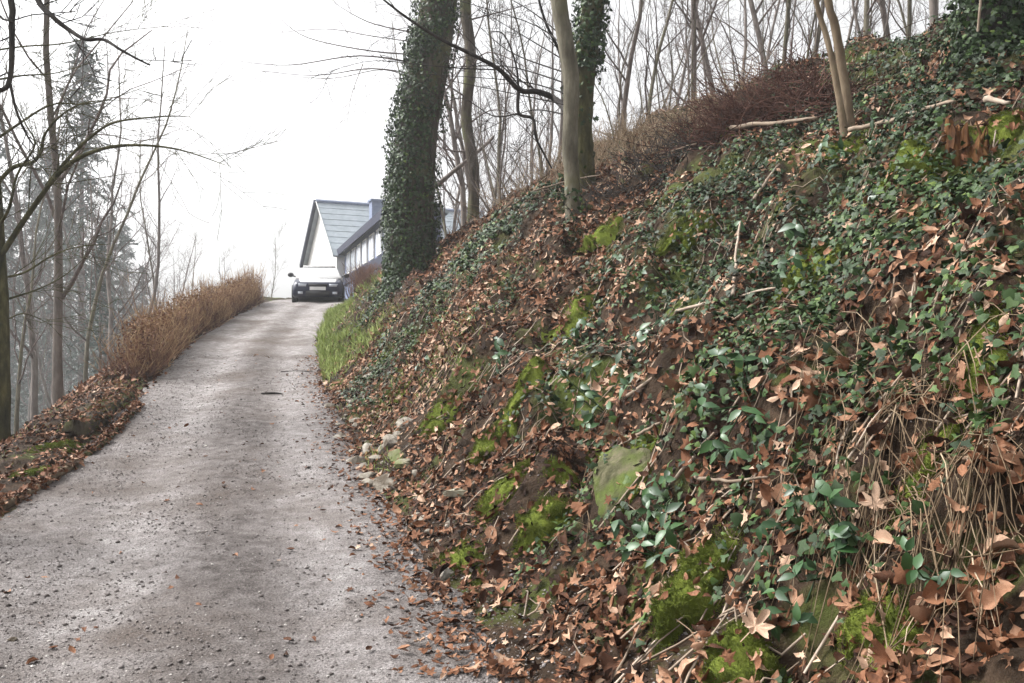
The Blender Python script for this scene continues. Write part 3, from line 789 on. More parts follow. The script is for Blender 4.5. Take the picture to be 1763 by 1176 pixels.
def bare_stone(px, py, radii, label, rock='pale_rock'):
    p = hit(px, py)
    v, f = facet_lump(radii, int(px * 3 + py), 11, 3)
    m1 = MB(); m1.add(v * np.array((.8, .8, .8)) + p + np.array((0, 0, -radii[2] * .12)), None, f)
    o = m1.build('stone', M[rock], smooth=False)
    return tag(o, label, 'stone', 'pale stones along the right track edge')
bare_stone(588, 752, (.13, .1, .08), 'whitest small stone at the track edge near the bend')
bare_stone(612, 795, (.16, .14, .11), 'pale jagged stone at the inner track edge, second from bend')
bare_stone(640, 775, (.15, .12, .1), 'pale stone half buried above the jagged track edge stones')
bare_stone(672, 838, (.20, .16, .12), 'broad pale stone at the track edge below the bend')
bare_stone(688, 790, (.14, .1, .09), 'small weathered stone just up the bank from the track edge', 'rock')
bare_stone(772, 990, (.10, .1, .09), 'grey white rounded stone at the near track edge')
bare_stone(815, 985, (.06, .05, .04), 'small white stone beside a low mossy stone')
bare_stone(1040, 1110, (.07, .09, .07), 'smooth pale oval stone near the bottom of the bank', 'green_rock')
bare_stone(795, 850, (.22, .12, .05), 'flat grey stone slab lying on the lower bank', 'rock')
bare_stone(700, 800, (.2, .1, .05), 'thin layered stone on the bank above the track', 'rock')
bare_stone(20, 1105, (.035, .03, .02), 'pale stone on the track at the left edge of the picture')

# ------------------------------------------------------------------ broad-leaved plants
def oval(cup, bend):
    v = np.array([(0, 0, 0), (-.2, .22, 0), (0, .22, 0), (.2, .22, 0), (-.24, .55, 0), (0, .55, 0), (.24, .55, 0), (0, 1, 0)], float)
    v[:, 2] = cup * np.abs(v[:, 0]) + bend * v[:, 1] ** 2
    return v, np.array([(0, 2, 1), (0, 3, 2), (1, 2, 5), (1, 5, 4), (2, 3, 6), (2, 6, 5), (4, 5, 7), (5, 6, 7)])
_ov = []
for k in range(6):
    m1 = MB(); v, t = oval(.25, -.25 - .1 * (k % 3)); m1.add(v, None, t, (k + .5) / 6)
    me = m1.mesh('leaf'); me.materials.append(M['bramble']); _ov.append(me)
def bramble(px, py, n, spread, size, label, lift=.12):
    p = hit(px, py); nb = normal(p[0], p[1]) * .6 + np.array((-.15, -.3, .3)); nb /= np.linalg.norm(nb)
    t = thing('broadleaf_plant', label, 'plant', p, 'broad-leaved plants on the bank')
    st = MB(); k = 0
    while k < n:
        c = rng.normal(size=3) * spread * .5; c -= nb * (c @ nb) * .6
        tip = c + nb * lift * (.4 + rng.random())
        st.tube([c * .2, (c * .5 + tip * .5) + nb * .02, tip], [.005, .004, .003], 3, a=.3)
        for j in range(3):
            a = (j - 1) * .9 + rng.normal() * .2
            R = basis((nb + rng.normal(size=3) * .35)[None], .05)[0]
            R = R @ np.array(Matrix.Rotation(a, 3, 'Z'))
            o = link('leaf', _ov[int(rng.integers(6))], t); s = size * (.7 + .6 * rng.random())
            o.matrix_local = Matrix([[*(R[r] * s), tip[r]] for r in range(3)] + [[0, 0, 0, 1]])
            k += 1
    st.build('stem', M['bramble'], t)
bramble(1040, 715, 36, .28, 0.094, 'dark green leafy plant directly above the pale rock face', .16)
bramble(1145, 860, 13, .16, 0.079, 'green leafy plant right of the pale rock face')
bramble(1110, 925, 18, .18, 0.086, 'bluish green plant hanging below the pale rock face')
bramble(1165, 920, 9, .12, 0.079, 'small bluish green plant right of the hanging one')
bramble(1130, 965, 13, .16, 0.079, 'low green plant above the tall mossy boulder')
bramble(1300, 800, 18, .16, 0.086, 'bushy green plant right of centre on the bank')
bramble(1250, 790, 9, .12, 0.072, 'pale green sprig left of the bushy green plant')
bramble(1450, 950, 18, .16, 0.086, 'large-leaved plant left of the pale star-shaped leaf')
bramble(1430, 990, 9, .1, 0.086, 'drooping pair of leaves below the large-leaved plant')
bramble(1380, 1060, 18, .15, 0.058, 'spindly light green plant near the bottom of the bank')
bramble(1640, 1030, 13, .1, 0.065, 'green sprig just above the curled orange leaf')
bramble(1375, 900, 13, .13, 0.058, 'small dull green plant beside leaf litter, right of centre')
bramble(1280, 700, 27, .25, 0.079, 'spreading green plant on the middle of the bank')
bramble(1130, 580, 22, .25, 0.086, 'green plant among leaves above the middle of the bank')
bramble(870, 630, 18, .25, 0.094, 'dark green plant low on the bank near the moss patch')
bramble(1310, 370, 13, .25, 0.101, 'rounded green plant beside the pale upright stick')
bramble(1400, 440, 36, .35, 0.094, 'lush bright green plant amid the ivy right of the pale stick')
bramble(1090, 470, 18, .25, 0.086, 'leafy green plant near the round moss cushion')
bramble(1010, 590, 18, .25, 0.086, 'dark leafy plant below the slim trunk')
bramble(1480, 265, 27, .45, 0.094, 'light green low plant left of the bright moss cushion')
bramble(730, 640, 13, .25, 0.079, 'low green plant above the jagged track edge')

# ------------------------------------------------------------------ sticks, roots, brush
def stick(pts_px, r, label, name='fallen_stick', mat='stick', lift=.05, a=.7, sides=6, cat='stick'):
    pts = []
    for px, py in pts_px:
        p = hit(px, py); n = normal(p[0], p[1]); pts.append(p + n * lift)
    pts = np.array(pts); g = np.linspace(0, 1, len(pts)); g2 = np.linspace(0, 1, 4 * len(pts))
    pts = np.stack([np.interp(g2, g, pts[:, k]) for k in range(3)], 1)
    pts = pts * .35 + .65 * (pts[:1] + (pts[-1:] - pts[:1]) * g2[:, None]) + rng.normal(size=(len(g2), 3)) * r * .18
    r = r * .75; a = a * .8
    m1 = MB(); m1.tube(pts, np.linspace(r, r * .55, len(pts)), sides, True, a, .08)
    return tag(m1.build(name, M[mat]), label, cat, 'sticks on the bank')
stick([(1272, 525), (1276, 460), (1278, 400)], .02, 'pale upright stick standing in the bank', a=1, lift=.1)
stick([(1297, 350), (1320, 325), (1345, 295)], .022, 'short pale stick lying slanted on leaf litter', a=.95)
stick([(1170, 545), (1230, 530), (1300, 515), (1360, 510)], .018, 'thin pale stick lying level across the bank', a=.9)
stick([(1090, 690), (1180, 630), (1240, 590), (1310, 530)], .02, 'long thin grey stick slanting across mid bank', a=.6)
stick([(1165, 850), (1200, 810), (1240, 765)], .016, 'pinkish tan stick pointing up from the bushy plant', a=.85)
stick([(1010, 835), (1060, 800), (1110, 745), (1150, 735)], .02, 'brown root crossing above the pale rock face', a=.3)
stick([(1470, 245), (1540, 228), (1600, 212), (1650, 200)], .03, 'long grey branch lying under the skyline by the stump', a=.5, lift=.1)
stick([(1715, 196), (1763, 199)], .03, 'pale branch end at the right edge above moss', a=.95, lift=.12)
stick([(1265, 240), (1340, 236), (1410, 228)], .04, 'grey log edge above the dark hollow', a=.6, lift=.15)
stick([(1210, 835), (1280, 860), (1330, 850)], .014, 'thin dark stick lying above the leaf litter', a=.15)
stick([(930, 345), (990, 325), (1040, 320)], .02, 'thin branch crossing behind the twin trunks', a=.5, lift=.2)
stick([(1085, 300), (1130, 275), (1200, 262)], .02, 'slender dead branch on the upper bank left of hollow', a=.4, lift=.1)

# hanging roots and dead stems on the near right
mb = MB()
_sb = [hit(px_, py_) for px_, py_ in zip(rng.uniform(1400, 1763, 260), rng.uniform(540, 960, 260))]
for k in range(560):
    if k < 320:
        c_ = _sb[k % len(_sb)]; xx = c_[0] + rng.normal() * .03; yy = max(2.5, c_[1] + rng.normal() * .03)
    else:
        yy = rng.uniform(3.4, 9); xx = float(tab(_XR, yy)) + rng.uniform(.2, 5) / KC
    L = rng.uniform(.1, .45) if k < 320 else rng.uniform(.06, .25)
    dr_ = np.array((-xx - .4, -yy)); dr_ /= np.linalg.norm(dr_); dr_ += rng.normal(size=2) * .55
    pts = []; hb_ = rng.uniform(.02, .12)
    for j in range(5):
        f = j / 4; x_ = xx + dr_[0] * L * f + rng.normal() * .006; y_ = yy + dr_[1] * L * f + rng.normal() * .006
        pts.append((x_, y_, gz(x_, y_) + .03 + hb_ * math.sin(f * 2.9)))
    mb.tube(pts, np.array([.003, .0034, .003, .0025, .0015]) * rng.uniform(.4, 1.1), 3, a=float(np.clip(rng.normal(.35, .25), 0, 1)))
tag(mb.build('dry_stems', M['strand']), 'dry dead stems and roots hanging down the bank', 'dead stems', kind='stuff')

# twigs strewn over the whole bank
mb = MB()
tx, ty2, td = bank_points(2600, 3, 26, .2, 9, 1.4)
for k in range(len(tx)):
    L = rng.uniform(.1, .6); an = rng.normal(.9, .7); q = np.array((tx[k], ty2[k])); pts = []
    for j in range(4):
        pts.append((q[0], q[1], gz(q[0], q[1]) + rng.uniform(.02, .07)))
        q = q + np.array((math.cos(an), math.sin(an) * .6)) * L / 3; an += rng.normal() * .25
    mb.tube(pts, [.006, .006, .005, .003], 3, a=float(np.clip(rng.normal(.4, .28), 0, 1)))
tag(mb.build('strewn_twigs', M['stick']), 'thin twigs strewn through the leaf litter on the bank', 'twigs', kind='stuff')

def twig_heap(name, label, cat, cells, n, mat, rlen, rad, up=.5, group=None, kind=None):
    """a tangle of curved twigs; cells = [(px, py, radius, height)]"""
    mb = MB(); c0 = hit(cells[0][0], cells[0][1])
    for k in range(n):
        px, py, R, hgt = cells[k % len(cells)]
        p = hit(px, py) if k < len(cells) else None
        if p is None: p = cells_hit[k % len(cells)]
        elif k == 0: cells_hit = [hit(c[0], c[1]) for c in cells]
        q = p + np.array((rng.normal() * R, rng.normal() * R, 0)); q[2] = gz(q[0], q[1]) + rng.random() * hgt * .3
        d = rng.normal(size=3); d[2] = abs(d[2]) * up + up * .6; d /= np.linalg.norm(d)
        L = rng.uniform(.4, 1) * rlen; pts = []
        for j in range(6):
            pts.append(q.copy()); d = d + rng.normal(size=3) * .22; d[2] -= .06 * (1 - up); d /= np.linalg.norm(d); q = q + d * L / 5
        mb.tube(pts, np.linspace(rad, rad * .35, 6), 3, a=float(rng.random()))
        if rng.random() < .6:
            b = np.array(pts[3]); e = rng.normal(size=3); e[2] = abs(e[2]) * up; e /= np.linalg.norm(e)
            mb.tube([b, b + e * L * .2, b + e * L * .4 + rng.normal(size=3) * .03], [rad * .6, rad * .45, rad * .3], 3, a=float(rng.random()))
    o = mb.build(name, M[mat]); return tag(o, label, cat, group, kind)
twig_heap('brush_pile', 'reddish brown pile of cut brushwood on the skyline', 'brush pile', [(1300, 215, .35, .8), (1340, 205, .4, .9), (1380, 195, .4, .7), (1265, 222, .3, .5)], 900, 'brush', 1.0, .009, .25)
twig_heap('undergrowth', 'olive brown twiggy undergrowth along the bank top behind twin trunks', 'undergrowth',
          [(1050, 270, .5, .4), (1100, 250, .55, .5), (1160, 240, .5, .5), (1220, 230, .45, .4), (1010, 295, .5, .4)], 1100, 'strand', .8, .006, .9, kind='stuff')
twig_heap('thicket', 'tangle of dead twigs over the bank edge left of the twin trunks', 'undergrowth',
          [(800, 375, .7, .3), (860, 350, .8, .3), (920, 330, .8, .3), (770, 400, .6, .3)], 1000, 'strand', 1.1, .006, .9, kind='stuff')
twig_heap('bramble_tangle', 'dark tangle of bare stems at the lip of the hollow', 'undergrowth',
          [(1180, 265, .6, .3), (1230, 250, .5, .3), (1130, 285, .5, .3)], 420, 'dark_bark', .7, .008, .5, kind='stuff')

# rusty broken stump by the right edge
p = hit(1665, 265)
t = thing('broken_stump', 'rusty orange brown broken stump among ivy at upper right', 'stump', p)
m1 = MB(); ns = 40; an = np.arange(ns) * 2 * math.pi / ns
tops = .10 + .10 * np.cos(an - 2.4) + .10 * vnoise(an * 5, an * 0, 7) + rng.normal(size=ns) * .035
fl = 1 + .16 * np.cos(an * 5 + 1) + rng.normal(size=ns) * .05
rings = [(.22, np.full(ns, -.35), 1), (.165, np.full(ns, -.05), 1), (.14, tops * .5, 1), (.13, tops, 1), (.10, tops - .02, 1), (.07, tops * .4 - .03, 0), (.02, np.full(ns, -.02), 0)]
v = np.vstack([np.stack((r_ * (fl if k else 1) * np.cos(an), r_ * (fl if k else 1) * np.sin(an), z_), 1) for r_, z_, k in rings])
i_ = np.arange(len(rings) - 1)[:, None] * ns; j_ = np.arange(ns)[None]; j2 = (j_ + 1) % ns
m1.add(v, np.stack((i_ + j_, i_ + j2, i_ + ns + j2, i_ + ns + j_), -1).reshape(-1, 4)); m1.build('stump', M['rust_wood'], t, smooth=False)
for k in range(9):
    a_ = rng.random() * 6.28; b = np.array((math.cos(a_) * .12, math.sin(a_) * .12, .06)); l = rng.normal(size=2) * .03; hh = rng.uniform(.06, .16)
    m1 = MB(); m1.tube([b - (0, 0, .1), b + (l[0], l[1], hh)], [.02, .003], 4, rough=.3); m1.build('splinter', M['rust_wood'], t)

# ------------------------------------------------------------------ trees
def curve(ctrl, n=14):
    c = np.array(ctrl, float); g = np.linspace(0, 1, len(c)); q = np.linspace(0, 1, n)
    # Catmull-Rom through the control points
    out = []
    for s in q:
        k = min(int(s * (len(c) - 1)), len(c) - 2); f = s * (len(c) - 1) - k
        p0, p1, p2, p3 = c[max(k - 1, 0)], c[k], c[k + 1], c[min(k + 2, len(c) - 1)]
        out.append(.5 * ((2 * p1) + (-p0 + p2) * f + (2 * p0 - 5 * p1 + 4 * p2 - p3) * f * f + (-p0 + 3 * p1 - 3 * p2 + p3) * f ** 3))
    return np.array(out)

def grow(mb, p, d, L, r, lvl, cfg):
    n = int(np.clip(3 + L * cfg.get('seg', 1.2), 4, 14))
    pts = [np.array(p, float)]; d = np.array(d, float); d /= np.linalg.norm(d); ds = [d]
    for k in range(n):
        d = d + rng.normal(size=3) * cfg['wig'] * (1 if lvl else .45); d[2] += cfg['up'] * (.5 if lvl else 1) / n * 3
        d /= np.linalg.norm(d); pts.append(pts[-1] + d * L / n); ds.append(d)
    pts = np.array(pts); tip = max(r * (.3 if lvl < cfg['max'] else .45), .003)
    rad = np.linspace(r, tip, n + 1)
    mb.tube(pts, rad, 7 if lvl == 0 else (5 if r > .03 else 3))
    if lvl >= cfg['max']: return
    nc = cfg['n'][lvl]
    for c in range(nc):
        t_ = cfg['t0'][lvl] + (1 - cfg['t0'][lvl]) * (c + rng.random()) / nc
        k = min(int(t_ * n), n - 1); f = t_ * n - k
        b = pts[k] * (1 - f) + pts[k + 1] * f
        a = rng.normal(size=3); a -= ds[k] * (a @ ds[k]); a /= np.linalg.norm(a)
        sp = cfg['ang'][lvl] * (1 + rng.normal() * .2)
        cd = ds[k] * math.cos(sp) + a * math.sin(sp)
        cl = L * cfg['len'][lvl] * (.55 + .7 * rng.random()) * (1.15 - .65 * t_)
        grow(mb, b, cd, cl, max((rad[k] * cfg['rad']) * (.6 + .5 * rng.random()), .0035), lvl + 1, cfg)

CFG = dict(max=3, n=(17, 7, 5), t0=(.16, .2, .15), ang=(.75, .7, .7), len=(.34, .5, .5), rad=.5, wig=.16, up=.12)
def bare_tree(name, label, H, r, cfg, bark, twig, group=None):
    t = thing(name, label, 'tree', (0, 0, 0), group)
    tr = MB(); st0 = MB()
    n = 12; pts = [np.zeros(3)]; d = np.array((rng.normal() * .05, rng.normal() * .05, 1.)); ds = []
    for k in range(n):
        d = d + rng.normal(size=3) * .085; d[2] += .07; d /= np.linalg.norm(d); ds.append(d); pts.append(pts[-1] + d * H / n)
    pts = np.array(pts); rad = np.linspace(r, r * .15, n + 1); rad[0] *= 1.35
    pts0 = pts.copy(); pts0[0, 2] -= .4
    tr.tube(pts0, rad, 8, rough=.03); tr.build('trunk', M[bark], t)
    nc = cfg['n'][0]
    for c in range(nc):
        t_ = cfg['t0'][0] + (1 - cfg['t0'][0]) * (c + rng.random()) / nc
        k = min(int(t_ * n), n - 1); f = t_ * n - k
        b = pts[k] * (1 - f) + pts[k + 1] * f
        a = rng.normal(size=3); a -= ds[k] * (a @ ds[k]); a /= np.linalg.norm(a)
        sp = cfg['ang'][0] * (1 + rng.normal() * .2)
        grow(st0, b, ds[k] * math.cos(sp) + a * math.sin(sp), H * cfg['len'][0] * (.55 + .7 * rng.random()) * (1.15 - .75 * t_),
             rad[k] * cfg['rad'] * (.6 + .5 * rng.random()), 1, cfg)
    st0.build('crown', M[twig], t)
    return t

THIN = dict(max=3, n=(18, 6, 5), t0=(.12, .2, .15), ang=(.6, .65, .7), len=(.27, .5, .5), rad=.45, wig=.15, up=.2)
protos = [bare_tree('bare_tree', 'x', 13, .085, THIN, 'far_bark', 'twig'), bare_tree('bare_tree', 'x', 15, .105, CFG, 'far_bark', 'twig'),
          bare_tree('bare_tree', 'x', 12, .07, THIN, 'pale_bark', 'twig'), bare_tree('bare_tree', 'x', 16, .12, CFG, 'far_bark', 'twig'),
          bare_tree('bare_tree', 'x', 9, .05, THIN, 'pale_bark', 'twig')]
used = [False] * len(protos)
def plant(k, x, y, s, label, group, rz=None, lean=(0, 0), dz=-.1):
    rz = rng.random() * 6.28 if rz is None else rz
    loc = at(x, y, dz)
    if not used[k]:
        t = protos[k]; used[k] = True
        t.location = [float(q) for q in loc]; t.scale = (s, s, s); t.rotation_euler = (lean[0], lean[1], rz); t['label'] = label; t['group'] = group
    else:
        t = copy_thing(protos[k], loc, rz, (s, s, s), label, group); t.rotation_euler = (lean[0], lean[1], rz)
    return t
def plant_px(k, px, Y, s, label, group, **kw):
    return plant(k, (px - CX) * Y / F, Y, s, label, group, **kw)

G1 = 'bare trees on the skyline of the right bank'
sky = [(1070, 22, 0, .85, 'thin bare tree on the skyline just right of the twin trunks'),
       (1112, 24, 2, .95, 'second slender bare tree right of the twin trunks'),
       (1195, 20, 1, .7, 'forked bare tree on the skyline above the undergrowth'),
       (1235, 26, 3, .9, 'bare tree behind the forked one on the skyline'),
       (1320, 19, 0, .85, 'bare tree rising behind the left of the brush pile'),
       (1352, 22, 2, 1.0, 'slender bare tree rising behind the middle of the brush pile'),
       (1393, 20, 4, 1.2, 'straight thin tree rising behind the right of the brush pile'),
       (1487, 17, 2, .85, 'straight dark pole tree right of the leaning saplings'),
       (1540, 18, 0, .8, 'pale thin tree standing left of the skyline trio at right'),
       (1556, 20, 4, 1.2, 'thin tree standing close behind its pale neighbour on the skyline'),
       (1610, 15.5, 1, .75, 'stout bare tree on the skyline left of the ivy-clad right tree')]
for px, Y, k, s, lab in sky: plant_px(k, px, Y, s, lab, G1)
G2 = 'bare woodland behind the right bank'
for i in range(26):
    px = rng.uniform(1030, 1640); Y = rng.uniform(26, 48)
    plant_px(int(rng.integers(5)), px, Y, rng.uniform(.75, 1.2), 'bare grey tree in the woodland far behind the right bank', G2)
G3 = 'bare trees between the ivy tree and the twin trunks'
for px, Y, k, s, lab in [(800, 27, 1, .95, 'bare tree just right of the thick ivy-clad trunk'), (815, 30, 3, .8, 'second bare tree seen right of the ivy-clad trunk'),
                         (865, 26, 4, 1.3, 'leaning thin tree midway between ivy trunk and twin trunks'), (905, 32, 0, 1., 'bare tree behind the twisted dark branch'),
                         (940, 28, 2, .9, 'thin bare tree close left of the twin trunks'), (770, 34, 2, 1.0, 'faint thin tree hugging the right side of the ivy trunk'),
                         (840, 38, 1, .9, 'faint broad tree far behind the twisted dark branch'), (960, 36, 3, .9, 'faint bare tree far behind the twin trunks')]:
    plant_px(k, px, Y, s, lab, G3)

for i in range(34):
    px = rng.uniform(1040, 1640) if i < 22 else rng.uniform(760, 960); Y = rng.uniform(16, 24) if i < 22 else rng.uniform(21, 30)
    plant_px((4, 2, 0)[i % 3], px, Y, rng.uniform(.22, .5), 'small bare sapling in the twiggy growth along the bank top', 'saplings along the bank top', lean=(rng.normal() * .15, rng.normal() * .15))
for i in range(14):
    plant_px(int(rng.integers(5)), rng.uniform(760, 970), rng.uniform(30, 52), rng.uniform(.6, 1.0), 'faint bare tree in the twig tangle behind the ivy trunk', 'bare woodland behind the twin trunks')
_m = MB(); _c = [at(*P(735, 335, 24)[:2], .3), P(738, 330, 24), P(785, 292, 24.3), P(832, 253, 24.6), P(850, 235, 24.8)]
_m.tube(curve(_c[1:], 12), np.linspace(.07, .04, 12), 7, True, .5, .06)
tag(_m.build('leaning_dead_trunk', M['far_bark']), 'dead trunk leaning at a slant just right of the thick ivy trunk', 'tree')
# wood below the track on the left
G4 = 'bare trees on the slope left of the track'
for px, Y, k, s, lab in [(100, 19, 1, 1.05, 'tall straight grey trunk left of the dry hedge'), (28, 21, 2, .8, 'thin bare trunk near the left edge of the slope'), (225, 40, 0, 1.35, 'slender pale tree rising behind the near end of the hedge'),
                         (240, 46, 4, 1.9, 'slim double of the pale tree behind the hedge'), (150, 28, 2, 1.1, 'grey bare tree left of the hedge end'), (185, 34, 0, 1.2, 'bare tree in haze just left of the hedge'),
                         (60, 30, 3, 1.0, 'broad bare tree in haze near the left edge')]:
    plant_px(k, px, Y, s, lab, G4)
G5 = 'hazy bare trees beyond the crest'
for px, Y, k, s in [(335, 62, 2, 1.3), (395, 70, 4, 1.6), (425, 66, 0, 1.0), (475, 60, 4, 1.3), (300, 75, 0, 1.2), (265, 58, 2, 1.3), (365, 85, 3, 1.0), (545, 85, 2, 1.3), (600, 90, 1, .9), (625, 80, 0, 1.1), (650, 88, 3, .9), (205, 66, 3, 1.1), (505, 95, 1, .7)]:
    plant_px(k, px, Y, s, 'faint bare tree in haze beyond the crest of the track', G5)
for i in range(40):
    Y = rng.uniform(45, 120); px = rng.uniform(-80, 330)
    plant_px(int(rng.integers(5)), px, Y, rng.uniform(.8, 1.3), 'faint bare tree in the hazy wood far down the left slope', 'hazy wood down the left slope')

# spruces in the haze
def spruce(H, r):
    t = thing('spruce_tree', 'x', 'tree')
    m1 = MB(); m1.tube([(0, 0, -.5), (0, 0, H * .5), (.05, .05, H)], [r, r * .6, .02], 7); m1.build('trunk', M['far_bark'], t)
    m1 = MB(); pp = []; aa = []
    for k in range(46):
        z = H * (.2 + .79 * k / 46); L = ((1 - (z / H)) ** .8 * H * .2 + .3) * rng.uniform(.55, 1.25)
        for j in range(4):
            an = rng.random() * 6.28; l = L * rng.uniform(.55, 1.1)
            dx, dy = math.cos(an), math.sin(an)
            pts = np.array([(dx * l * s, dy * l * s, z - l * (.25 * s + .25 * s * s) + .12 * l * max(0, s - .7)) for s in (0, .35, .7, 1)])
            m1.tube(pts, [.03, .02, .012, .006], 3, a=.2)
            q = rng.random(24) ** .7; b = np.stack([np.interp(q, (0, .35, .7, 1), pts[:, c]) for c in range(3)], 1)
            pp.append(b + rng.normal(size=b.shape) * .08 * np.array((1, 1, .35))); aa.append(np.full(24, rng.random()))
    pp = np.vstack(pp); aa = np.concatenate(aa)
    ND = (np.array([(-.12, 0, 0), (.12, 0, 0), (.05, 1, -.4), (-.05, 1, -.4)]), np.array([(0, 1, 2), (0, 2, 3)]))
    put(m1, ND, pp, basis(np.tile((0., 0, 1), (len(pp), 1)), .6), rng.uniform(.25, .55, len(pp)), aa)
    m1.build('crown', M['needle'], t)
    return t
sp = spruce(23, .22)
sl = [(140, 72, 1.62, 'tall dark spruce standing in the haze on the left'), (85, 85, 1.45, 'spruce in the haze left of the tall dark one'), (190, 80, 1.05, 'shorter spruce right of the tall dark one'),
      (20, 85, 1.2, 'faint spruce near the left edge'), (245, 100, 1.0, 'very faint spruce behind the hedge'), (172, 44, .5, 'small dark young spruce just left of the hedge'),
      (55, 95, 1.5, 'pale spruce between the left edge and the tall spruce'), (120, 105, 1.45, 'pale spruce behind the tall dark one'), (215, 110, 1.3, 'pale spruce behind the near end of the hedge'), (-15, 70, 1.4, 'spruce cut off by the left edge')]
for i, (px, Y, s, lab) in enumerate(sl):
    loc = at((px - CX) * Y / F, Y, -.3)
    if i == 0: o = sp; o.location = [float(q) for q in loc]; o.scale = (s, s, s); o['label'] = lab; o['group'] = 'spruces in the haze'
    else: copy_thing(sp, loc, i * 1.1, (s, s, s), lab, 'spruces in the haze')

# --- near trees with the branches the photograph shows
def limb(mb, ctrl, r0, r1, sides=6, twigs=0, tl=.8, cfg=None, t0=.15, tr=.3):
    pts = curve(ctrl, max(8, 4 * len(ctrl)))
    rad = np.linspace(r0, r1, len(pts))
    mb.tube(pts, rad, sides, rough=.04 if r0 > .02 else 0)
    cfg = cfg or dict(max=3, n=(0, 5, 4), t0=(.2, .15, .15), ang=(.6, .6, .6), len=(.3, .5, .5), rad=.6, wig=.14, up=.05)
    tg = np.gradient(pts, axis=0); tg /= np.linalg.norm(tg, axis=1)[:, None]
    for k in range(twigs):
        i = int((t0 + (1 - t0) * rng.random()) * (len(pts) - 1))
        a = rng.normal(size=3); a -= tg[i] * (a @ tg[i]); a /= np.linalg.norm(a)
        grow(mb, pts[i], tg[i] * .7 + a * .7, tl * (.5 + .8 * rng.random()), max(rad[i] * tr, .004), 2 if tl < 1.3 else 1, cfg)

def trunk(mb, ctrl, r0, r1, sides=12, flare=1.5, n=22):
    pts = curve(ctrl, n); rad = np.linspace(r0, r1, n); rad *= 1 + (flare - 1) * np.exp(-np.arange(n) / 1.6)
    mb.tube(pts, rad, sides, rough=.045)
    return pts, rad

def ivy_on(pts, rad, n, size, dens, thick, parent, name='ivy_leaves'):
    s = rng.random(n * 3); an = rng.random(n * 3) * 6.28
    ok = rng.random(n * 3) < dens(s, an); s, an = s[ok][:n], an[ok][:n]
    g = np.linspace(0, 1, len(pts))
    c = np.stack([np.interp(s, g, pts[:, k]) for k in range(3)], 1); r = np.interp(s, g, rad)
    out = np.stack((np.cos(an), np.sin(an), np.full(len(an), .15)), 1)
    bump = fbm(an * 1.5, s * 22, 300) * thick * 1.3
    p = c + out * (r + thick * rng.random(len(s)) + np.maximum(bump, 0))[:, None]
    m1 = scatter(ivy_t, p, out, np.clip(rng.normal(size, size * .25, len(s)), .03, .2), .5, np.clip(rng.normal(.42, .25, len(s)), 0, 1))
    o = m1.build(name, M['ivy'], parent) if not parent.location.length else keep(m1.build(name, M['ivy']), parent)
    return tag(o, kind='stuff')

# thick ivy-clad tree beside the track
Y0 = 20.0
b0 = hit(715, 470)
t = thing('ivy_clad_tree', 'thick ivy-clad tree leaning right beside the track bend', 'tree', at(*P(712, 470, Y0)[:2]))
m1 = MB(); base = at(*P(712, 470, Y0)[:2], -.6)
tp, tr_ = trunk(m1, [base, P(708, 400, Y0), P(715, 250, Y0), P(738, 110, Y0), P(755, 0, Y0), P(770, -200, Y0), P(785, -500, Y0)], .52, .36, 16, 1.35, 40)
keep(m1.build('trunk', M['bark']), t)
m1 = MB()
tw = dict(max=3, n=(0, 4, 3), t0=(.2, .2, .2), ang=(.5, .45, .5), len=(.3, .5, .5), rad=.6, wig=.10, up=.0)
for c, r0 in [([P(735, 95, 20), P(640, 88, 19.5), P(530, 65, 19), P(480, 30, 18.5)], .02), ([P(735, 60, 20), P(640, 40, 19.6), P(575, 5, 19)], .02),
              ([P(725, 110, 20), P(620, 96, 19.5), P(500, 112, 19), P(405, 105, 18.6)], .022), ([P(725, 130, 20), P(640, 118, 20), P(540, 130, 20), P(415, 118, 19.5)], .018),
              ([P(720, 140, 20), P(660, 120, 19.5), P(570, 135, 19), P(470, 128, 18.6)], .013), ([P(625, 110, 19.5), P(605, 165, 19.3), P(597, 220, 19)], .01),
              ([P(730, 75, 20), P(640, 62, 19), P(560, 50, 18.5), P(450, 60, 18)], .013)]:
    limb(m1, c, r0, .004, 5, 6, .8, tw)
for k in range(9):                                            # limbs above the frame
    zz = 6 + k * .0 + 14
    limb(m1, [P(772, -230 - 30 * k, 20), P(772 + rng.normal() * 130, -330 - 40 * k, 20 + rng.normal() * 2), P(772 + rng.normal() * 320, -560 - 40 * k, 20 + rng.normal() * 3)], .09, .02, 6, 6, 1.6)
keep(m1.build('branches', M['twig']), t)
def dens_l(s, an):
    side = .5 + .5 * np.cos(an - math.pi * 1.05)               # valley side of the trunk carries most
    low = np.clip(1.15 - s * 2.6, 0, 1)
    return np.clip(.14 + .8 * side ** 1.3 * np.clip(1.4 - s * 1.5, .25, 1) + .4 * low + fbm(an * 1.2, s * 25, 310) * .7, 0, 1)
ivy_on(tp, tr_, 19000, .072, dens_l, .18, t)
m1 = MB()
for k in range(26):
    a0 = rng.random() * 6.28; s0 = np.linspace(.02, rng.uniform(.25, .75), 26); g = np.linspace(0, 1, len(tp)); an_ = a0 + np.cumsum(rng.normal(size=26) * .12)
    cc = np.stack([np.interp(s0, g, tp[:, q_]) for q_ in range(3)], 1); rr = np.interp(s0, g, tr_) + .02
    m1.tube(cc + np.stack((np.cos(an_) * rr, np.sin(an_) * rr, 0 * rr), 1), np.linspace(rng.uniform(.02, .045), .01, 26), 5, rough=.1)
keep(m1.build('ivy_stems', M['bark']), t)

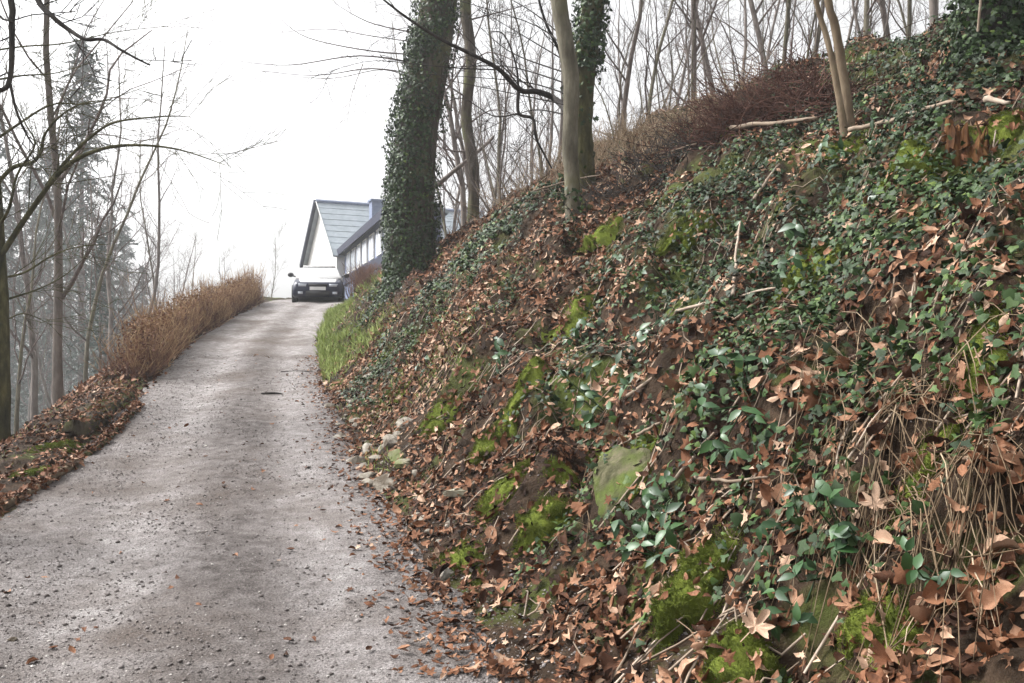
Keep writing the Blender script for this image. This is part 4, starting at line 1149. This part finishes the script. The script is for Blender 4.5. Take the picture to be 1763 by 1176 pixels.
# stout bare trunk close behind the ivy tree
t = thing('bare_tree', 'stout rough trunk standing right of the thick ivy-clad tree', 'tree', at(*P(812, 350, 24)[:2]))
m1 = MB(); base = at(*P(812, 350, 24)[:2], -.4)
tp, tr_ = trunk(m1, [base, P(816, 300, 24), P(803, 200, 24), P(811, 100, 24), P(801, 0, 24), P(808, -200, 24), P(800, -450, 24)], .16, .15, 12, 1.3, 30)
keep(m1.build('trunk', M['bark']), t)
m1 = MB()
for k in range(12):
    y_ = 260 - 45 * k; sg = 1 if k % 2 else -1
    limb(m1, [P(806, y_, 24), P(806 + sg * rng.uniform(30, 60), y_ - rng.uniform(0, 40), 23.8 + rng.normal() * .5), P(806 + sg * rng.uniform(90, 160), y_ - rng.uniform(-20, 60), 23.5 + rng.normal())], .03, .006, 5, 9, 1.1)
keep(m1.build('branches', M['twig']), t)

# twin trunks
t = thing('mossy_trunk_tree', 'thicker mossy trunk with ivy high up, right of the twin trunks', 'tree', hit(1008, 328))
m1 = MB(); q = hit(1008, 328); YM = q[1]; base = q - (0, 0, .3)
tp, tr_ = trunk(m1, [base, P(1003, 290, YM), P(1000, 200, YM), P(1008, 100, YM), P(1022, 0, YM), P(1035, -200, YM), P(1045, -500, YM)], .2, .17, 14, 1.25, 30)
keep(m1.build('trunk', M['moss_bark']), t)
ivy_on(tp, tr_, 2600, .075, lambda s, an: np.clip(np.where(s > .45, .75, np.where(s > .3, .08, .0)) + fbm(an, s * 30, 320) * .25, 0, 1), .12, t)
m1 = MB()
for k in range(6):
    limb(m1, [P(1035, -200 - 40 * k, YM), P(1035 + rng.normal() * 150, -300 - 40 * k, YM + rng.normal()), P(1035 + rng.normal() * 400, -500 - 40 * k, YM + rng.normal() * 2)], .05, .012, 5, 5, 1.2)
keep(m1.build('branches', M['twig']), t)

hb_ = hit(987, 362); YS = hb_[1]
t = thing('slim_trunk_tree', 'slim pale trunk, left of the twin trunks, with twisted dark branches', 'tree', hb_)
m1 = MB()
tp, tr_ = trunk(m1, [hb_ - (0, 0, .3), P(986, 345, YS), P(984, 300, YS), P(981, 240, YS), P(984, 150, YS), P(972, 60, YS), P(962, 0, YS), P(945, -200, YS), P(935, -500, YS)], .10, .115, 12, 1.15, 30)
keep(m1.build('trunk', M['pale_bark']), t)
ivy_on(tp, tr_, 260, .06, lambda s, an: np.where(s < .17, .9, 0), .07, t)
m1 = MB()
limb(m1, [P(978, 195, YS), P(955, 170, 12.4), P(925, 158, 12.2), P(895, 155, 12), P(860, 120, 11.8), P(815, 95, 11.6), P(760, 68, 11.4), P(700, 30, 11.2), P(655, -5, 11)], .052, .012, 7, 12, .9)
limb(m1, [P(893, 155, 12), P(893, 195, 12), P(918, 205, 12), P(922, 235, 12), P(935, 262, 12.1), P(950, 290, 12.2)], .028, .012, 6, 3, .5)
limb(m1, [P(893, 158, 12), P(888, 110, 11.9), P(868, 60, 11.8), P(845, 55, 11.7)], .018, .006, 5, 5, .6)
limb(m1, [P(972, 150, YS), P(965, 95, 12.4), P(940, 40, 12.2), P(925, -10, 12)], .03, .015, 6, 5, .7)
limb(m1, [P(893, 195, 12), P(850, 200, 11.8), P(800, 170, 11.6), P(770, 175, 11.4)], .012, .004, 4, 5, .6)
limb(m1, [P(860, 120, 11.8), P(800, 118, 11.5), P(730, 112, 11.2), P(640, 105, 11), P(560, 125, 10.8)], .010, .003, 4, 5, .5)
for k in range(8):
    limb(m1, [P(982, 200 - 18 * k, YS), P(982 - rng.uniform(60, 120), 190 - 25 * k, 12.3), P(982 - rng.uniform(150, 300), 170 - 30 * k + rng.normal() * 30, 12)], .012, .004, 4, 5, .6)
keep(m1.build('branches', M['dark_bark']), t)
m1 = MB()
for k in range(6):
    limb(m1, [P(945, -200 - 40 * k, YS), P(945 + rng.normal() * 150, -300 - 40 * k, YS + rng.normal()), P(945 + rng.normal() * 400, -500 - 40 * k, YS + rng.normal() * 2)], .04, .012, 5, 5, 1.2)
keep(m1.build('upper_branches', M['twig']), t)

# leaning saplings
YA = hit(1458, 238)[1]
for lab, c, r in [('paler of two leaning saplings, left stem, below the skyline', [hit(1458, 238), P(1440, 140, YA), P(1422, 60, YA), P(1402, -10, YA), P(1350, -250, YA)], .0042 * YA),
                  ('right stem of two leaning saplings below the skyline', [hit(1465, 228), P(1450, 120, YA + .15), P(1437, 40, YA + .15), P(1425, -10, YA + .15), P(1405, -250, YA + .15)], .0062 * YA)]:
    c0 = c[0] - (0, 0, .12); c = [c0] + c[1:]
    t = thing('leaning_sapling', lab, 'sapling', c0, 'leaning saplings')
    m1 = MB(); trunk(m1, c, r, r * .6, 8, 1.3, 16); keep(m1.build('trunk', M['tan_bark']), t)
    m1 = MB()
    for k in range(5):
        s = c[-1] * (k / 5) + c[-2] * (1 - k / 5)
        grow(m1, s, (rng.normal(), rng.normal(), 1.2), 1.6, .02, 1, CFG)
    keep(m1.build('branches', M['twig']), t)

# ivy-clad tree at the right edge
t = thing('ivy_clad_tree', 'dark ivy-smothered tree at the upper right corner', 'tree', at((1700 - CX) * 7.7 / F, 7.7))
m1 = MB(); base = at((1700 - CX) * 7.7 / F, 7.7, -.3)
tp, tr_ = trunk(m1, [base, base + (0, 0, 1), base + (.05, 0, 2.5), base + (.15, .1, 6), base + (.2, .1, 9)], .17, .13, 12, 1.3, 24)
keep(m1.build('trunk', M['dark_bark']), t)
ivy_on(tp, tr_, 11000, .05, lambda s, an: np.clip(.75 + fbm(an, s * 30, 330) * .6, 0, 1), .17, t)
base2 = at((1775 - CX) * 8.2 / F, 8.2, -.3)
t2 = thing('ivy_clad_tree', 'second ivy-smothered trunk at the far right edge, partly cut off', 'tree', base2)
m1 = MB(); tp, tr_ = trunk(m1, [base2, base2 + (0, 0, 1.2), base2 + (.05, 0, 3), base2 + (.1, 0, 7)], .2, .15, 12, 1.3, 20)
keep(m1.build('trunk', M['dark_bark']), t2)
ivy_on(tp, tr_, 6000, .05, lambda s, an: np.clip(.8 + fbm(an, s * 30, 340) * .5, 0, 1), .16, t2)
m1 = MB(); m1.tube(curve([base + (-.25, -.3, .3), base + (-.2, -.32, 1.2), base + (-.25, -.3, 2.6)], 10), .011, 6); keep(m1.build('ivy_stem', M['stick']), t)

# tree at the left edge with arching mossy branches
YL = 12.0
q = P(-4, 785, YL); base = at(q[0], q[1], -.3)
t = thing('arching_tree', 'mossy-trunked tree at the left edge with long arching branches', 'tree', base)
m1 = MB()
tp, tr_ = trunk(m1, [base, P(-2, 700, YL), P(-2, 560, YL), P(-8, 420, YL), P(-20, 250, YL), P(-40, 0, YL), P(-60, -300, YL)], .15, .1, 12, 1.6, 26)
keep(m1.build('trunk', M['moss_bark']), t)
m1 = MB()
am = dict(max=3, n=(0, 5, 4), t0=(.2, .15, .15), ang=(.6, .5, .5), len=(.3, .5, .5), rad=.6, wig=.12, up=.03)
for c, r0, n in [([P(-5, 450, 12), P(55, 360, 11.8), P(110, 290, 11.6), P(170, 258, 11.4), P(235, 250, 11.2), P(310, 258, 11), P(390, 285, 10.8)], .045, 10),
                 ([P(80, 320, 11.7), P(120, 270, 11.6), P(170, 225, 11.5), P(210, 208, 11.4), P(290, 200, 11.2), P(330, 202, 11)], .028, 8),
                 ([P(-15, 330, 12), P(20, 290, 11.9), P(55, 280, 11.8), P(70, 262, 11.7), P(78, 230, 11.6), P(110, 195, 11.5), P(150, 176, 11.4), P(215, 172, 11.2)], .035, 9),
                 ([P(-10, 400, 12), P(15, 360, 11.7), P(30, 300, 11.5), P(60, 250, 11.3), P(45, 215, 11.2), P(20, 165, 11)], .025, 6),
                 ([P(-10, 480, 12), P(40, 470, 12.2), P(90, 440, 12.4), P(135, 425, 12.6), P(190, 420, 12.8)], .02, 6),
                 ([P(-5, 520, 12), P(60, 500, 12.2), P(110, 475, 12.5), P(150, 440, 12.8)], .018, 5),
                 ([P(-20, 250, 12), P(30, 215, 12.2), P(90, 180, 12.4), P(160, 178, 12.6), P(250, 150, 12.8)], .022, 8),
                 ([P(-20, 140, 12), P(40, 130, 12.2), P(100, 125, 12.4), P(180, 100, 12.8)], .016, 8),
                 ([P(-30, 90, 12), P(40, 80, 12.2), P(110, 75, 12.4), P(200, 55, 12.8), P(290, 45, 13)], .014, 9),
                 ([P(-2, 560, 12), P(40, 540, 12.4), P(90, 560, 12.8)], .012, 4)]:
    limb(m1, c, r0, .004, 6, n * 2, 1.0, am)
for k in range(7):
    limb(m1, [P(-50, -100 - 30 * k, 12), P(-50 + rng.normal() * 150, -200 - 30 * k, 12 + rng.normal()), P(-50 + rng.normal() * 350, -350 - 40 * k, 12 + rng.normal() * 2)], .05, .012, 5, 6, 1.2, am)
keep(m1.build('branches', M['moss_bark']), t)

# nearer tree out of the frame whose dark branches hang in at the top left
base = at(-5.2, 6.6, -.3)
t = thing('overhanging_tree', 'tree beyond the left edge whose dark branches hang in at top', 'tree', base)
m1 = MB(); trunk(m1, [base, base + (0, 0, 2), base + (.1, .1, 5), base + (.2, .1, 9)], .2, .12, 12, 1.4, 18); keep(m1.build('trunk', M['dark_bark']), t)
m1 = MB()
J = base + np.array((.12, .1, 4.9))
limb(m1, [J, P(20, -150, 6.4), P(60, -10, 6.3), P(90, 28, 6.2), P(120, 52, 6.2), P(148, 68, 6.1), P(178, 68, 6.1), P(205, 84, 6), P(230, 98, 6), P(258, 112, 6)], .024, .006, 7, 6, .5)
limb(m1, [J, P(-20, -120, 6.5), P(18, 0, 6.4), P(20, 40, 6.4), P(20, 100, 6.4), P(16, 140, 6.4), P(4, 155, 6.4), P(-30, 160, 6.4)], .028, .015, 7, 5, .5)
limb(m1, [P(18, 145, 6.4), P(28, 190, 6.4), P(45, 230, 6.5), P(58, 250, 6.5)], .012, .006, 5, 3, .4)
limb(m1, [J, P(-40, -60, 6.5), P(0, 30, 6.4), P(60, 25, 6.3), P(130, 20, 6.2)], .012, .004, 4, 6, .5)
keep(m1.build('branches', M['dark_bark']), t)

# ------------------------------------------------------------------ left verge: dry hedge, log, timber edging
hb = np.array((float(tab(_XL, 21)) - .5, 21, float(ground(float(tab(_XL, 21)) - .5, 21))))
t = thing('dry_hedge', 'tall dry rust and straw coloured hedge along the left verge', 'hedge', hb)
mb = MB(); lf = []
n = 3000
for k in range(n):
    yy = 14.8 + 15.5 * rng.random() ** .9; dd = rng.uniform(.05, .55) if rng.random() < .85 else rng.uniform(.5, 1.0)
    xx = float(tab(_XL, yy)) - dd / KC
    hgt = (.28 + .85 * rng.random() ** 1.6) * (1 + .8 * float(vnoise(yy * 1.1, dd * 3, 77))) * (1.0 if yy > 17 else .7 + .13 * (yy - 14.8)) * (1.15 if rng.random() < .1 else 1)
    b = at(xx, yy, -.05); ln = rng.normal(size=2) * .24
    pts = [b + (ln[0] * s + rng.normal() * .012, ln[1] * s + rng.normal() * .012, hgt * s) for s in (0, .33, .66, 1)]
    mb.v.append(np.zeros((0, 3))); 
    n0 = mb.n
    mb.tube(pts, [.008, .007, .005, .003], 3)
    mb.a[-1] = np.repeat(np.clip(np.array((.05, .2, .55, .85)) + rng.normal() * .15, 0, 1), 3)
    for j in range(3):
        s = rng.uniform(.3, .95); q = b + np.array((ln[0] * s, ln[1] * s, hgt * s)); e = rng.normal(size=3) * .1; e[2] = abs(e[2]) + .12
        mb.tube([q, q + e], [.004, .002], 3, a=float(np.clip(s + rng.normal() * .2, 0, 1)))
mb.v = [v for v in mb.v if len(v)]
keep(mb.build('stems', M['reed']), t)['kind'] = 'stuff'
hx = rng.random(9000); yy = 14.8 + 15.3 * rng.random(9000); dd = rng.uniform(0, .6, 9000); xx = tab(_XL, yy) - dd / KC
zz = ground(xx, yy) + 1.0 * rng.random(9000) ** 1.2
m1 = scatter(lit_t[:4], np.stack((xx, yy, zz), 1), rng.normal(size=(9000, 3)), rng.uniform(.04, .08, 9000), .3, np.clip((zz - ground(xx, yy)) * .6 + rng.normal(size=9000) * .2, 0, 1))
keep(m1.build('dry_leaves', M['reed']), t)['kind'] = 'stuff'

def verge_log(pts, r, label, name, mat, cat='log'):
    m1 = MB(); c = curve(pts, 18) + rng.normal(size=(18, 3)) * r * .16; m1.tube(c, np.linspace(r, r * .8, 18), 10, True, .5, .12)
    t = thing(name, label, cat, c[0])
    keep(m1.build('log', M[mat]), t)
    k = int(420 * np.linalg.norm(c[-1] - c[0])); f = rng.random(k) * 16.99; ia = f.astype(int); fr = (f - ia)[:, None]
    b = c[ia] * (1 - fr) + c[ia + 1] * fr; th = rng.normal(size=k) * .8; ax = c[-1] - c[0]; ax /= np.linalg.norm(ax); sd = np.cross(ax, (0, 0, 1)); sd /= np.linalg.norm(sd)
    o = sd * np.sin(th)[:, None] + np.array((0, 0, 1)) * np.cos(th)[:, None]
    ml = fbm(f * .7, th, 500) > -.05
    m2 = MB(); put(m2, BLADE, (b + o * r)[ml], basis(o[ml], .5), .028 * (.5 + rng.random(ml.sum())), rng.random(ml.sum()))
    if r > .1:
        keep(m2.build('moss', M['moss']), t)['kind'] = 'stuff'
    z_ = rng.choice(k, k // 3, replace=False)
    keep(scatter(lit_t, (b + o * (r + .01))[z_], o[z_], rng.uniform(.05, .09, len(z_)), .4, np.clip(rng.normal(.5, .22, len(z_)), 0, 1), LW).build('dead_leaves', M['litter']), t)['kind'] = 'stuff'
    return t
def lp(px, py, dz=0.0):
    p = hit(px, py); p[2] += dz; return p
verge_log([lp(128, 752, .03), lp(165, 728, .02), lp(200, 700, .01), lp(225, 682, .0)], .14, 'short rotten leaf-strewn log with dark end on the left verge', 'rotten_log', 'bark')
verge_log([lp(-20, 890, .02), lp(45, 858, .03), lp(90, 828, .03), lp(140, 795, .02)], .05, 'long pale timber edging along the left of the track', 'edging_log', 'tan_bark')
verge_log([lp(150, 785, .0), lp(200, 745, .02), lp(240, 700, .01)], .045, 'dark timber edging continuing up the left verge', 'edging_log', 'moss_bark')
moss_patch(195, 700, .3, .25, 'mossy hump on the left verge behind the rotten log', .06)
moss_patch(75, 815, .3, .2, 'low mossy hump on the left verge near the edging', .05)
moss_patch(105, 770, .35, .25, 'green mossy hump below the dark end of the log', .06)

# grass on the inside of the bend and on the verges
BL = (np.array([(-.035, 0, 0), (.035, 0, 0), (.03, .12, .5), (-.03, .12, .5), (0, .45, .95)]), np.array([(0, 1, 2), (0, 2, 3), (3, 2, 4)]))
def grass(name, label, x, y, hgt, tilt=.35):
    nn = normal(x, y) * .4 + np.array((0, 0, .6))
    p = np.stack((x, y, ground(x, y) - .01), 1)
    m1 = MB(); put(m1, BL, p, basis(nn, tilt), hgt * (.5 + rng.random(len(x))), np.clip(rng.normal(.5, .22, len(x)) + fbm(x * 2, y * 2, 400) * .4, 0, 1))
    return tag(m1.build(name, M['grass']), label, 'grass', kind='stuff')
n = 26000
gy = 14.5 + 14 * rng.random(n); gd = np.abs(rng.normal(0, .75, n)) - .05
ok = rng.random(n) < np.clip(.75 + fbm(gy * 1.1, gd * 2, 410) * 1.2 - gd * .25, .05, 1) * np.clip((gy - 14) / 3.5, .1, 1)
grass('verge_grass', 'bright green grass on the inside bend at the foot of the bank', tab(_XR, gy[ok]) + gd[ok] / KC, gy[ok], .17)
n = 16000
gy = 8 + 9 * rng.random(n); gd = np.abs(rng.normal(0, 1.1, n))
ok = rng.random(n) < np.clip(.02 + fbm(gy * 1.5, gd * 2.2, 430) * 2.2, 0, 1) * np.clip((gy - 7) / 5, 0, 1)
grass('bank_grass', 'short olive grass among leaves low on the bank before the bend', tab(_XR, gy[ok]) + gd[ok] / KC, gy[ok], .10)
n = 7000
gy = 5 + 12 * rng.random(n); gd = rng.uniform(0, 2.4, n)
ok = rng.random(n) < np.clip(.05 + fbm(gy * 1.3, gd * 1.5, 420) * 1.6, 0, 1)
grass('sparse_grass', 'sparse grass and moss on the left verge', tab(_XL, gy[ok]) - gd[ok] / KC, gy[ok], .09)

# puddles of dark mud are left to the ground; two dark sticks lie on the track
def track_bit(px0, px1, py, label):
    a, b = hit(px0, py), hit(px1, py)
    m1 = MB(); m1.tube(curve([a, (a + b) / 2 + (0, .05, .01), b], 8), [.02] * 6 + [.014, .008], 5, True, .1)
    tag(m1.build('dark_twig', M['dark_bark']), label, 'twig', 'dark twigs on the track')
track_bit(484, 540, 641, 'dark twig lying across the track by the bend, farther one')
track_bit(450, 487, 679, 'dark twig lying on the track, nearer the middle')

# ------------------------------------------------------------------ brown hedge below the house
p = P(634, 470, 33)
t = thing('brown_hedge', 'brown bare hedge below the house beside the drive', 'hedge', at(p[0], p[1]))
m1 = MB()
for k in range(700):
    q = at(p[0] + rng.normal() * .25, p[1] + rng.normal() * .8); h = rng.uniform(.6, 1.5)
    m1.tube([q, q + (rng.normal() * .12, rng.normal() * .12, h * .5), q + (rng.normal() * .25, rng.normal() * .25, h)], [.012, .009, .004], 3, a=float(rng.uniform(.1, .55)))
keep(m1.build('stems', M['reed']), t)['kind'] = 'stuff'

# ------------------------------------------------------------------ house beyond the crest
def quad_slab(mb, a, b, c, d, th):
    """a slab with face a b c d and thickness th against its normal"""
    a, b, c, d = [np.array(k, float) for k in (a, b, c, d)]
    n = np.cross(b - a, d - a); n /= np.linalg.norm(n)
    v = np.array([a, b, c, d, a - n * th, b - n * th, c - n * th, d - n * th])
    mb.add(v, [(0, 1, 2, 3), (7, 6, 5, 4), (0, 4, 5, 1), (1, 5, 6, 2), (2, 6, 7, 3), (3, 7, 4, 0)])
G0 = np.array((-11.3, 55.0)); ug = np.array((-3.8, 8.0)); wg = np.linalg.norm(ug); ug /= wg
ur = np.array((ug[1], -ug[0])); ur = ur if ur[0] > 0 else -ur        # along the ridge, to the right
EV, RG, BZ, LEN = 7.3, 11.1, 2.0, 12.0
hs = thing('house', 'white gabled house with grey slate roof beyond the crest', 'house', (G0[0], G0[1], BZ))
def hp(u, r, z): q = G0 + ug * u + ur * r; return (q[0], q[1], z)
m1 = MB()
v = [hp(0, 0, BZ), hp(wg, 0, BZ), hp(wg, 0, EV), hp(wg / 2, 0, RG - .1), hp(0, 0, EV), hp(0, LEN, BZ), hp(wg, LEN, BZ), hp(wg, LEN, EV), hp(wg / 2, LEN, RG - .1), hp(0, LEN, EV)]
m1.add(v, [(0, 1, 2, 4), (5, 9, 7, 6), (0, 4, 9, 5), (1, 6, 7, 2)], [(4, 2, 3), (9, 8, 7)])
keep(m1.build('wall', M['render_wall'], smooth=False), hs)
slope = (RG - EV) / (wg / 2)
ov = .35
m1 = MB(); quad_slab(m1, hp(-ov, -.3, EV - ov * slope + .12), hp(-ov, LEN + .3, EV - ov * slope + .12), hp(wg / 2, LEN + .3, RG + .12), hp(wg / 2, -.3, RG + .12), .14)
roof = keep(m1.build('roof', M['slate'], smooth=False), hs)
m1 = MB(); quad_slab(m1, hp(wg / 2 + .01, -.3, RG + .12), hp(wg / 2 + .01, LEN + .3, RG + .12), hp(wg + ov, LEN + .3, EV - ov * slope + .12), hp(wg + ov, -.3, EV - ov * slope + .12), .14)
keep(m1.build('roof', M['slate'], smooth=False), hs)
for u0, u1, lab in [(wg / 2, wg + ov, 'far'), (wg / 2, -ov, 'near')]:
    m1 = MB(); z1 = EV - ov * slope
    a, b = np.array(hp(u0, -.36, RG + .16)), np.array(hp(u1, -.36, z1 + .16))
    wdt = .42 if lab == 'far' else .08
    m1.tube([a, b], wdt * .5, 4, True); keep(m1.build('barge_board', M['barge'] if lab == 'far' else M['render_wall'], smooth=False), hs)
m1 = MB(); m1.tube([hp(wg / 2, -.35, RG + .2), hp(wg / 2, LEN + .3, RG + .2)], .12, 5, True); keep(m1.build('ridge_tiles', M['chimney'], smooth=False), hs)
# slate courses
for k in range(1, 9):
    f = k / 9; m1 = MB(); u = -ov + (wg / 2 + ov) * f; z = (EV - ov * slope + .12) + (RG - EV + ov * slope) * f + .012
    m1.tube([hp(u, -.28, z), hp(u, LEN + .28, z)], .018, 4); keep(m1.build('slate_course', M['slate']), hs)
c = P(648, 350, 58); m1 = MB(); m1.box((c[0], c[1], 10.1), (.8, .8, 2.0), .4); m1.box((c[0], c[1], 11.15), (1.0, 1.0, .12), .4)
keep(m1.build('chimney', M['chimney'], smooth=False), hs)
# side wing coming towards the track
E1, E2 = np.array((-5.7, 38.0)), np.array((-11.2, 55.0)); uw = (E2 - E1); lw = np.linalg.norm(uw); uw /= lw
un = np.array((uw[1], -uw[0])); un = un if un[0] > 0 else -un
def wp(s, o, z): q = E1 + uw * s + un * o; return (q[0], q[1], z)
WE = 7.46
m1 = MB()
v = [wp(0, .4, BZ), wp(lw, .4, BZ), wp(lw, .4, WE), wp(0, .4, WE), wp(0, 2.6, BZ), wp(lw, 2.6, BZ), wp(lw, 2.6, WE), wp(0, 2.6, WE), wp(0, 1.5, WE + .6), wp(lw, 1.5, WE + .6)]
m1.add(v, [(0, 1, 2, 3), (4, 7, 6, 5), (0, 3, 7, 4), (1, 5, 6, 2)], [(3, 8, 7), (2, 6, 9)])
keep(m1.build('wing_wall', M['blue_wall'], smooth=False), hs)
m1 = MB(); m1.tube([wp(-.45, -.05, WE + .05), wp(-.45, 1.5, WE + .95)], .1, 4, True); keep(m1.build('barge_board', M['barge'], smooth=False), hs)
m1 = MB(); quad_slab(m1, wp(-.4, 0, WE), wp(-.4, 1.5, WE + .85), wp(lw + .2, 1.5, WE + .85), wp(lw + .2, 0, WE), .14); keep(m1.build('wing_roof', M['slate'], smooth=False), hs)
m1 = MB(); quad_slab(m1, wp(-.4, 1.51, WE + .85), wp(-.4, 2.9, WE), wp(lw + .2, 2.9, WE), wp(lw + .2, 1.51, WE + .85), .14); keep(m1.build('wing_roof', M['slate'], smooth=False), hs)
ang = math.atan2(uw[1], uw[0])
q = (E1 + E2) / 2 - un * .04
m1 = MB(); m1.box((q[0], q[1], WE - .12), (lw + .6, .06, .42), ang); keep(m1.build('fascia', M['barge'], smooth=False), hs)
q = (E1 + E2) / 2 + un * .36
m1 = MB(); m1.box((q[0], q[1], WE - 2.0), (lw, .12, .5), ang); keep(m1.build('plinth_band', M['barge'], smooth=False), hs)
for k in range(7):
    s = 1.3 + k * 2.35; qq = E1 + uw * s + un * .37
    m1 = MB(); m1.box((qq[0], qq[1], WE - 1.0), (1.55, .08, 1.3), ang); w = keep(m1.build('window', M['render_wall'], smooth=False), hs)
    for j in (-1, 1):
        q3 = qq - un * .05 + uw * j * .37
        m1 = MB(); m1.box((q3[0], q3[1], WE - 1.0), (.64, .03, 1.1), ang); o = m1.build('pane', M['pane'], smooth=False)
        o.parent = w

# ------------------------------------------------------------------ car at the crest
cp = P(547, 519.5, 30.6); cz = float(track_z(cp[0], cp[1]))
car = thing('car', 'dark blue car facing down from crest, sky reflection painted white on upper body', 'car', (cp[0], cp[1], cz), rz=math.radians(11))
car.scale = (1.04, 1.0, 1.06)
def loft(mb, secs):
    """secs = [(y, [(x, z), ...])] mirrored outlines, each with the same number of points"""
    n = len(secs[0][1]); v = []
    for y, o in secs: v += [(x, y, z) for x, z in o]
    q = []
    for k in range(len(secs) - 1):
        for j in range(n):
            q.append((k * n + j, k * n + (j + 1) % n, (k + 1) * n + (j + 1) % n, (k + 1) * n + j))
    v = np.array(v, float); c0 = v[:n].mean(0); c1 = v[-n:].mean(0); L = len(v)
    t = [((j + 1) % n, j, L) for j in range(n)] + [(L - n + j, L - n + (j + 1) % n, L + 1) for j in range(n)]
    mb.add(np.vstack((v, c0, c1)), q, t)
def sec(w, zb, zt, rb=.06, rt=.1, tuck=.06):
    h = [(w - rb, zb), (w, zb + rb), (w, zt - rt - .1), (w - tuck, zt - rt * .3), (w - tuck - rt, zt)]
    return [(-x, z) for x, z in h] + h[::-1]
m1 = MB()
loft(m1, [(-.02, sec(.74, .26, .60)), (.06, sec(.83, .2, .68)), (.3, sec(.86, .18, .74)), (.9, sec(.875, .17, .84)), (1.4, sec(.875, .17, .88)),
          (2.6, sec(.875, .17, .9)), (3.5, sec(.87, .18, .92)), (3.95, sec(.83, .22, .88)), (4.05, sec(.75, .3, .75))])
m1.build('body', M['navy'], car)
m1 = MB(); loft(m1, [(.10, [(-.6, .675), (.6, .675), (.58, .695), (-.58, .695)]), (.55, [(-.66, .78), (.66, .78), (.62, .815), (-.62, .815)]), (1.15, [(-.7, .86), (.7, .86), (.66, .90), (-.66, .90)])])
m1.build('bonnet', M['sheen_and_plate_white'], car)
m1 = MB()
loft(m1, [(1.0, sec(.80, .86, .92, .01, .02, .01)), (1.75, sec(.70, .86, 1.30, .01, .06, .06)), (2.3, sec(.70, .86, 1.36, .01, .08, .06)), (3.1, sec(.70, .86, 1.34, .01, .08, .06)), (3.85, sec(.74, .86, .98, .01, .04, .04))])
m1.build('cabin', M['sheen_and_plate_white'], car)
m1 = MB(); quad_slab(m1, (-.66, 1.07, .94), (.66, 1.07, .94), (.56, 1.66, 1.27), (-.56, 1.66, 1.27), .02); m1.build('windscreen', M['sky_sheen_glass'], car, smooth=False)
m1 = MB(); m1.box((0, 2.6, 1.375), (1.16, 1.2, .05)); m1.build('roof_panel', M['sheen_and_plate_white'], car)
for s in (-1, 1):
    m1 = MB(); loft(m1, [(-.02 + .03, [(s * .52 - .15, .53), (s * .52 + .15, .53), (s * .52 + .17, .63), (s * .52 - .13, .63)]), (-.06 + .03, [(s * .52 - .13, .54), (s * .52 + .12, .54), (s * .52 + .13, .62), (s * .52 - .11, .62)])]); m1.build('headlight', M['lamp_glass'], car)
    m1 = MB(); v, f = ico_lump((.11, .07, .08), 5, .05, 2); m1.add(v + (s * .97, 1.15, 1.0), None, f); m1.tube([(s * .8, 1.2, .95), (s * .97, 1.16, .98)], .025, 5); m1.build('mirror', M['black_plastic'], car)
    for yy in (.75, 3.3):
        m1 = MB(); pr = [(s * .70, .31), (s * .74, .33), (s * .86, .33), (s * .90, .30)]
        an = np.linspace(0, 2 * math.pi, 25)[:-1]; v = np.array([(x, yy + r * math.cos(a_), .32 + r * math.sin(a_) - .01) for x, r in pr for a_ in an])
        q_ = [(k * 24 + j, k * 24 + (j + 1) % 24, (k + 1) * 24 + (j + 1) % 24, (k + 1) * 24 + j) for k in range(3) for j in range(24)]
        m1.add(v, q_); wh = m1.build('wheel', M['rubber'], car)
        m1 = MB(); m1.tube([(s * .84, yy, .31), (s * .905, yy, .31)], .21, 16, True); m1.build('rim', M['metal'], wh)
    m1 = MB(); m1.box((s * .58, -.035, .32), (.16, .04, .08)); m1.build('fog_lamp', M['lamp_glass'], car)
m1 = MB(); m1.box((0, -.02, .58), (.62, .05, .10)); m1.build('grille', M['black_plastic'], car)
m1 = MB(); m1.box((0, -.03, .31), (.8, .05, .16)); m1.build('lower_grille', M['black_plastic'], car)
m1 = MB(); m1.box((0, -.06, .47), (.54, .02, .115)); pl = m1.build('number_plate', M['sheen_and_plate_white'], car, smooth=False)

# unused tree patterns
for k, u in enumerate(used):
    if not u:
        for ch in list(protos[k].children): bpy.data.objects.remove(ch)
        bpy.data.objects.remove(protos[k])

# ------------------------------------------------------------------ hazy air
HAZE = 0.0015
if HAZE > 0:
    m = bpy.data.materials.new('haze_air'); m.use_nodes = True
    nt = m.node_tree; nt.nodes.clear()
    out = nt.nodes.new('ShaderNodeOutputMaterial'); pv = nt.nodes.new('ShaderNodeVolumePrincipled')
    pv.inputs['Color'].default_value = (.98, .99, 1, 1); pv.inputs['Density'].default_value = HAZE; pv.inputs['Anisotropy'].default_value = .2
    nt.links.new(pv.outputs[0], out.inputs['Volume'])
    mb = MB(); mb.box((0, 195, -6), (1100, 420, 76))
    hz = mb.build('haze', m, smooth=False); tag(hz, 'pale winter haze in the valley air', 'haze', kind='stuff')
